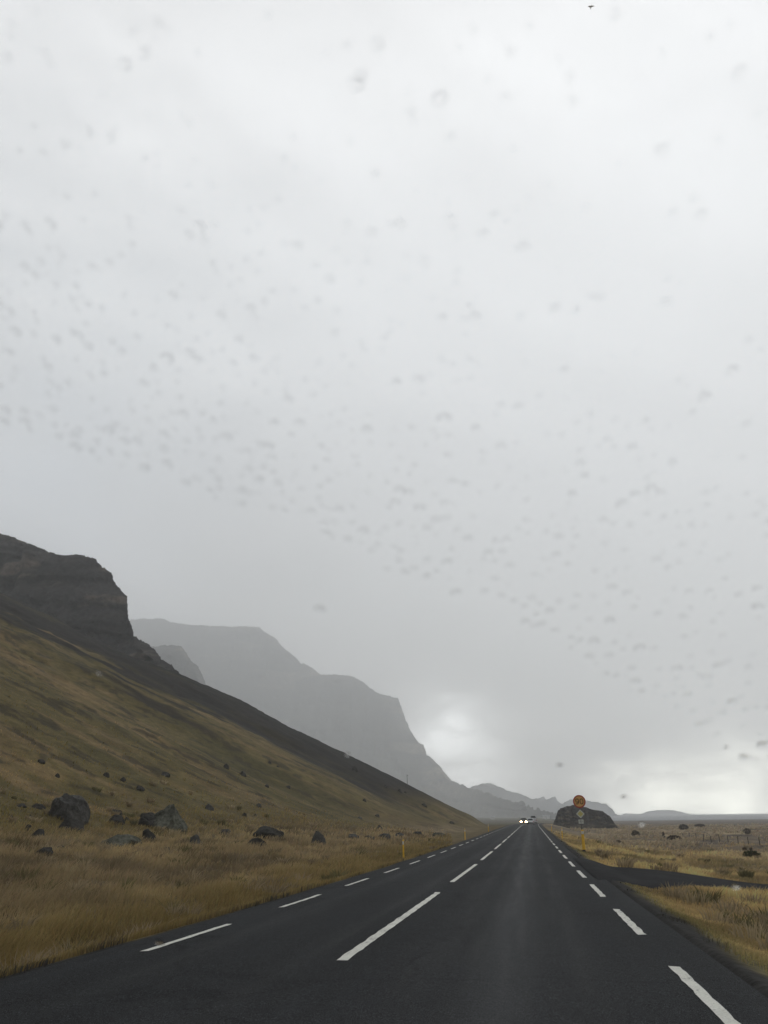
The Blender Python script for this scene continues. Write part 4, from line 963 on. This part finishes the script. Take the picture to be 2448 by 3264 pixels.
def make_car(x, y, heading, label, body, width=1.80, tall=1.52, length=4.4, lit=False, van=False, group='cars on the road'):
    z = float(zr(y))-.012*abs(x-float(xcurve(y))+2.1)
    e = empty('car', (x+0.0, y, z+.004), heading)
    hw = width/2; L = length/2; mb = paint(body[0], body[1])
    bm = bmesh.new(); sh = tall*.60
    # front is +y
    st = [(-L, hw*.90, .34, sh*.90), (-L+.10, hw*.97, .24, sh*.97), (-L+.6, hw, .20, sh), (-.3, hw, .19, sh*.98), (L*.35, hw, .19, sh*.95), (L*.62, hw*.99, .20, sh*.86), (L-.35, hw*.96, .22, sh*.76), (L-.08, hw*.90, .26, sh*.66), (L, hw*.82, .34, sh*.56)]
    loft(bm, [ring(bm, *s) for s in st]); b = bm_obj('body', bm, mb, e, smooth=True)
    # cabin
    bm = bmesh.new(); rb = -L+(.12 if not van else .06)
    cs = [(rb, hw*.90, sh*.92, sh*1.0), (rb+(.34 if not van else .16), hw*.80, sh*.92, tall-.07), (rb+.9, hw*.80, sh*.9, tall-.04), (0.1, hw*.80, sh*.9, tall-.045), (L*.30, hw*.80, sh*.9, tall-.10), (L*.60, hw*.90, sh*.85, sh*.95)]
    loft(bm, [ring(bm, s[0], s[1], s[2], s[3], crown=.035, tuck=.10) for s in cs]); bm_obj('cabin', bm, mb, e, smooth=True)
    # glass: rear window, windscreen, side windows set 3 mm proud
    def pane(name, pts):
        bm = bmesh.new(); v = [bm.verts.new(p) for p in pts]; f = bm.faces.new(v)
        r = bmesh.ops.extrude_face_region(bm, geom=[f]); nv = [g for g in r['geom'] if isinstance(g, bmesh.types.BMVert)]
        f.normal_update(); nrm = f.normal.copy()
        for w_ in nv: w_.co += nrm*.02
        bmesh.ops.recalc_face_normals(bm, faces=bm.faces); return bm_obj(name, bm, M_glass, e)
    y0, y1 = rb-.02, rb+(.32 if not van else .12)
    pane('rear_window', [(-hw*.70, y0+.02, sh*(1.2 if van else 1.05)), (hw*.70, y0+.02, sh*(1.2 if van else 1.05)), (hw*.60, y1-.05, tall-.13), (-hw*.60, y1-.05, tall-.13)])
    pane('windscreen', [(-hw*.78, L*.575, sh*1.02), (hw*.78, L*.575, sh*1.02), (hw*.66, L*.32, tall-.11), (-hw*.66, L*.32, tall-.11)])
    for s in (-1, 1):
        for ya, yb in ((rb+.5, -.15), (-.05, L*.36)):
            pane('side_window', [(s*(hw*.915), ya, sh*1.05), (s*(hw*.915), yb+.15, sh*1.05), (s*(hw*.825), yb, tall-.16), (s*(hw*.825), ya+.08, tall-.16)])
        bm = bmesh.new(); box(bm, s*(hw+.02)-.09, s*(hw+.02)+.09, L*.30, L*.30+.09, sh*1.02, sh*1.02+.13, .03); bm_obj('mirror', bm, M_trim, e)
        # lamps
        bm = bmesh.new(); box(bm, s*hw*.80-.13, s*hw*.80+.13, -L-.02, -L+.12, sh*.62, sh*.88, .03); bm_obj('tail_light', bm, M_tail, e)
        bm = bmesh.new()
        if lit: bmesh.ops.create_uvsphere(bm, u_segments=20, v_segments=12, radius=.19, matrix=Matrix.Translation((s*hw*.76, L-.03, sh*.60)) @ Matrix.Diagonal((1.2, .8, .8, 1)))
        else: box(bm, s*hw*.72-.17, s*hw*.72+.17, L-.22, L-.0, sh*.52, sh*.68, .04)
        bm_obj('headlight', bm, M_lit if lit else M_lamp, e)
        for yy in (-L*.60, L*.62):
            bm = bmesh.new(); cyl(bm, (s*(hw-.20), yy, .32), (s*(hw+.005), yy, .32), .325, seg=28); wh = bm_obj('wheel', bm, M_tyre, e, smooth=False)
            bm = bmesh.new(); cyl(bm, (s*(hw+.0), yy, .32), (s*(hw+.015), yy, .32), .20, seg=20); bm_obj('rim', bm, M_rim, wh)
    bm = bmesh.new(); box(bm, -hw*.90, hw*.90, -L-.06, -L+.2, .26, .50, .05); bm_obj('bumper', bm, M_trim, e)
    bm = bmesh.new(); box(bm, -hw*.82, hw*.82, L-.2, L+.04, .24, .44, .05); bm_obj('bumper', bm, M_trim, e)
    bm = bmesh.new(); box(bm, -.26, .26, -L-.075, -L-.03, sh*.56, sh*.56+.12, .005); bm_obj('licence_plate', bm, M_plate, e)
    bm = bmesh.new(); box(bm, -hw*.5, hw*.5, L-.04, L+.015, sh*.42, sh*.56, .01); bm_obj('grille', bm, M_trim, e)
    tag(e, label, 'car', group); return e
silver = ('silver_paint', (.68, .69, .70))
def road_x(px, Y): return at_y(px, 1775, Y)[0]
make_car(road_x(1146.0, 232), 232, 0, 'silver hatchback seen from behind in the right lane, nearest of the three cars', silver, 1.80, 1.56, 4.3)
make_car(road_x(1152.8, 262), 262, R(-1), 'tall grey van driving ahead of the silver hatchback, partly hidden by it', ('grey_paint', (.42, .43, .44)), 1.95, 2.25, 4.9, van=True)
make_car(road_x(1131.2, 262), 262, math.pi, 'oncoming car with both headlights glaring in the left lane', ('dark_paint', (.06, .055, .05)), 1.85, 1.65, 4.5, lit=True)

# ================================================================ BIRD
bp_ = np.array(px_dir(1276.5, 15))*80
bm = bmesh.new()
def wing(s):
    chords = [(0.0, .10, .0), (.16, .11, .05), (.34, .075, .03), (.50, .02, -.06)]
    up = []; dn = []
    for x, c, z in chords:
        up.append([bm.verts.new((s*x, c*.55-.12*x, z+.012)), bm.verts.new((s*x, 0-.12*x, z+.020)), bm.verts.new((s*x, -c-.12*x, z+.004))])
        dn.append([bm.verts.new((s*x, c*.55-.12*x, z+.002)), bm.verts.new((s*x, 0-.12*x, z-.006)), bm.verts.new((s*x, -c-.12*x, z-.002))])
    for A in (up, dn):
        for a, b in zip(A, A[1:]):
            for k in range(2): bm.faces.new((a[k], a[k+1], b[k+1], b[k]))
    for a, b, c, d in zip(up, up[1:], dn, dn[1:]):
        bm.faces.new((a[0], b[0], d[0], c[0])); bm.faces.new((a[2], b[2], d[2], c[2]))
    bm.faces.new((up[-1][0], up[-1][1], dn[-1][1], dn[-1][0])); bm.faces.new((up[-1][1], up[-1][2], dn[-1][2], dn[-1][1]))
wing(1); wing(-1)
secs = [(-.26, .004), (-.20, .035), (-.10, .042), (.0, .055), (.09, .05), (.15, .032), (.19, .034), (.225, .02), (.27, .004)]
rs = []
for y, r in secs:
    fl = .35 if y < -.15 else 1
    rs.append([bm.verts.new((math.cos(a)*r, y, math.sin(a)*r*fl)) for a in np.linspace(0, 2*math.pi, 12, endpoint=False)])
loft(bm, rs)
bird = bm_obj('bird', bm, mat('grey_feathers', (.75, .75, .75), rough=.9, noise=(14, .3)), smooth=True, loc=(bp_[0], bp_[1], bp_[2]+EYE))
bird.scale = (.7, .7, .7); bird.rotation_euler = (R(-35), R(-26), R(30)); tag(bird, 'small grey bird gliding with spread wings high in the cloudy sky', 'bird')

# ================================================================ RAIN ON THE WINDSCREEN
RK = R(38)                                   # rake of the glass
pn = np.array([0, -math.sin(RK), -math.cos(RK)]); pn = -pn  # outward normal
po = np.array([0, .64, EYE])
def on_glass(px, py):
    d = px_dir(px, py); o = np.array([0, 0, EYE]); t = np.dot(po-o, pn)/np.dot(d, pn); return o+d*t, t
M_water = bpy.data.materials.new('rain_water'); M_water.use_nodes = True
nn, ll = M_water.node_tree.nodes, M_water.node_tree.links
nn.remove(nn['Principled BSDF']); gl = nn.new('ShaderNodeBsdfGlass'); gl.inputs['IOR'].default_value = 1.33; gl.inputs['Roughness'].default_value = 0.0
ll.new(gl.outputs[0], nn['Material Output'].inputs[0])
def drop_mesh(seed):
    """a flattened dome of water, flat on the glass, a little irregular"""
    rr = np.random.default_rng(seed); nr, na = 9, 24
    bm = bmesh.new(); ph = rr.uniform(0, 6.28, 3); am = rr.uniform(.03, .10, 3)
    rings = []
    H = .105
    for i in range(nr):
        q = (i+1)/nr; ring_ = []
        for j in range(na):
            a = 2*math.pi*j/na
            e = 1+am[0]*math.cos(a+ph[0])+am[1]*math.cos(2*a+ph[1])+am[2]*.6*math.cos(3*a+ph[2])
            r = q*e
            Rs = (1+H*H)/(2*H); hh = math.sqrt(max(Rs*Rs-q*q, 0))-(Rs-H)
            ring_.append(bm.verts.new((math.cos(a)*r, math.sin(a)*r, hh if i < nr-1 else 0.0)))
        rings.append(ring_)
    top = bm.verts.new((0, 0, H)); bot = bm.verts.new((0, 0, 0))
    for j in range(na):
        bm.faces.new((top, rings[0][j], rings[0][(j+1) % na]))
        for a, b in zip(rings, rings[1:]): bm.faces.new((a[j], b[j], b[(j+1) % na], a[(j+1) % na]))
    bm.faces.new(rings[-1][::-1])
    bm.verts.remove(bot)
    bmesh.ops.recalc_face_normals(bm, faces=bm.faces); bm.normal_update()
    me = bpy.data.meshes.new('raindrop'); bm.to_mesh(me); bm.free()
    for p in me.polygons: p.use_smooth = len(p.vertices) < 6
    me.materials.append(M_water); return me
DM = [drop_mesh(s) for s in range(6)]
# basis on the glass: right, up the slope, outward
ex = np.array([1.0, 0, 0]); ez = pn; ey = np.cross(ez, ex)
BAS = Matrix((ex, ey, ez)).transposed().to_4x4()
rd = random.Random(5)
def drop(px, py, size, label=None, aspect=1.0):
    p, t = on_glass(px, py); r = size/1853*t*.5
    o = bpy.data.objects.new('raindrop', rd.choice(DM)); COL.objects.link(o)
    o.matrix_world = Matrix.Translation(p) @ BAS @ Matrix.Rotation(rd.uniform(-.6, .6), 4, 'Z') @ Matrix.Diagonal((r*aspect, r, r*rd.uniform(.7, 1.1), 1))
    tag(o, label or 'small blurred raindrop clinging to the windscreen glass', 'raindrop', 'raindrops on the windscreen'); return o
BIG = [(690, 1317, 20, 1.3, 'blurred raindrop alone in the grey sky right above the misty mountain wall'), (905, 820, 20, 1.2, 'dark blurred raindrop in mid sky right of centre, above the dense belt of drops'),
       (360, 776, 24, 1.2, 'dark blurred raindrop in the left half of the sky'), (770, 182, 24, 1.2, 'blurred raindrop near the top of the sky, left one of a pair'),
       (950, 212, 26, 1.2, 'blurred raindrop near the top of the sky, right one of a pair'), (958, 905, 22, 1.4, 'wide blurred raindrop just below mid sky'),
       (1209, 1655, 14, 1.1, 'lone small raindrop low in the sky above the far road'), (163, 967, 20, 1.1, 'darkest raindrop at the left end of the drop belt'),
       (1610, 1637, 18, 1.3, 'lowest raindrop at the right end of the drop belt'), (1524, 860, 22, 1.2, 'blurred raindrop high at the right of the sky'),
       (1130, 535, 24, 1.1, 'blurred raindrop in the upper right sky'), (478, 684, 20, 1.0, 'blurred raindrop in the upper left sky'),
       (1387, 1780, 11, 1.0, 'pale raindrop over the plain right of the speed sign'), (1347, 1722, 12, 1.0, 'raindrop over the bright gap above the horizon'),
       (345, 2036, 18, 1.0, 'pale raindrop smudge over the left edge line of the road'), (215, 1452, 12, 1.0, 'pale raindrop over the black scree of the left slope'),
       (1590, 1915, 14, 1.2, 'pale glinting raindrop over the gravel track at right'), (751, 1630, 10, 1.0, 'pale small raindrop on the crest line of the slope')]
for b in BIG: drop(b[0], b[1], b[2], b[4], b[3])
belt_x = [0, 160, 350, 450, 640, 860, 1070, 1290, 1430, 1610, 1700]; belt_y = [915, 975, 1045, 1085, 1115, 1255, 1310, 1460, 1535, 1645, 1690]
nd = 0
used = [(b[0], b[1]) for b in BIG]
while nd < 282:
    x = rd.uniform(-10, 1670); yb = np.interp(x, belt_x, belt_y)
    u = rd.random()
    y = yb-rd.expovariate(1/190.0)-3 if u < .72 else rd.uniform(30, yb)
    if y < 10: continue
    if any((x-a)**2+(y-b)**2 < 22**2 for a, b in used): continue
    used.append((x, y))
    drop(x, y, rd.uniform(9, 19)*(1 if u < .72 else 1.15), aspect=rd.uniform(.95, 1.35)); nd += 1

# the many fainter ones between them, too many to tell apart
V, F = [], []
k_ = 0
while k_ < 420:
    x = rd.uniform(-10, 1670); yb = np.interp(x, belt_x, belt_y)
    y = yb-rd.expovariate(1/330.0)-3
    if y < 10: continue
    if any((x-a)**2+(y-b)**2 < 17**2 for a, b in used): continue
    used.append((x, y))
    p, t = on_glass(x, y); r = rd.uniform(7, 13)/1853*t*.5
    mt = Matrix.Translation(p) @ BAS @ Matrix.Rotation(rd.uniform(-3, 3), 4, 'Z') @ Matrix.Diagonal((r*rd.uniform(.9, 1.3), r, r*.4, 1))
    V.append((mt, rd.randrange(6))); k_ += 1
bmf = bmesh.new()
for mt, q in V:
    n0 = len(bmf.verts); bmf.from_mesh(DM[q]); bmf.verts.ensure_lookup_table()
    bmesh.ops.transform(bmf, matrix=mt, verts=bmf.verts[n0:])
fine = bm_obj('rain_spatter', bmf, M_water, smooth=False)
for p in fine.data.polygons: p.use_smooth = len(p.vertices) < 6
tag(fine, kind='stuff')

# ================================================================ AIR
bm = bmesh.new(); box(bm, -4800, 5300, -400, 5600, -14, 1400)
mh = bpy.data.materials.new('haze_air'); mh.use_nodes = True
nn, ll = mh.node_tree.nodes, mh.node_tree.links; nn.clear()
o_ = nn.new('ShaderNodeOutputMaterial'); v_ = nn.new('ShaderNodeVolumePrincipled')
v_.inputs['Density'].default_value = .00044; v_.inputs['Color'].default_value = (.95, .965, .975, 1); v_.inputs['Anisotropy'].default_value = .55
ll.new(v_.outputs[0], o_.inputs['Volume'])
haze = bm_obj('haze', bm, mh); tag(haze, kind='stuff')
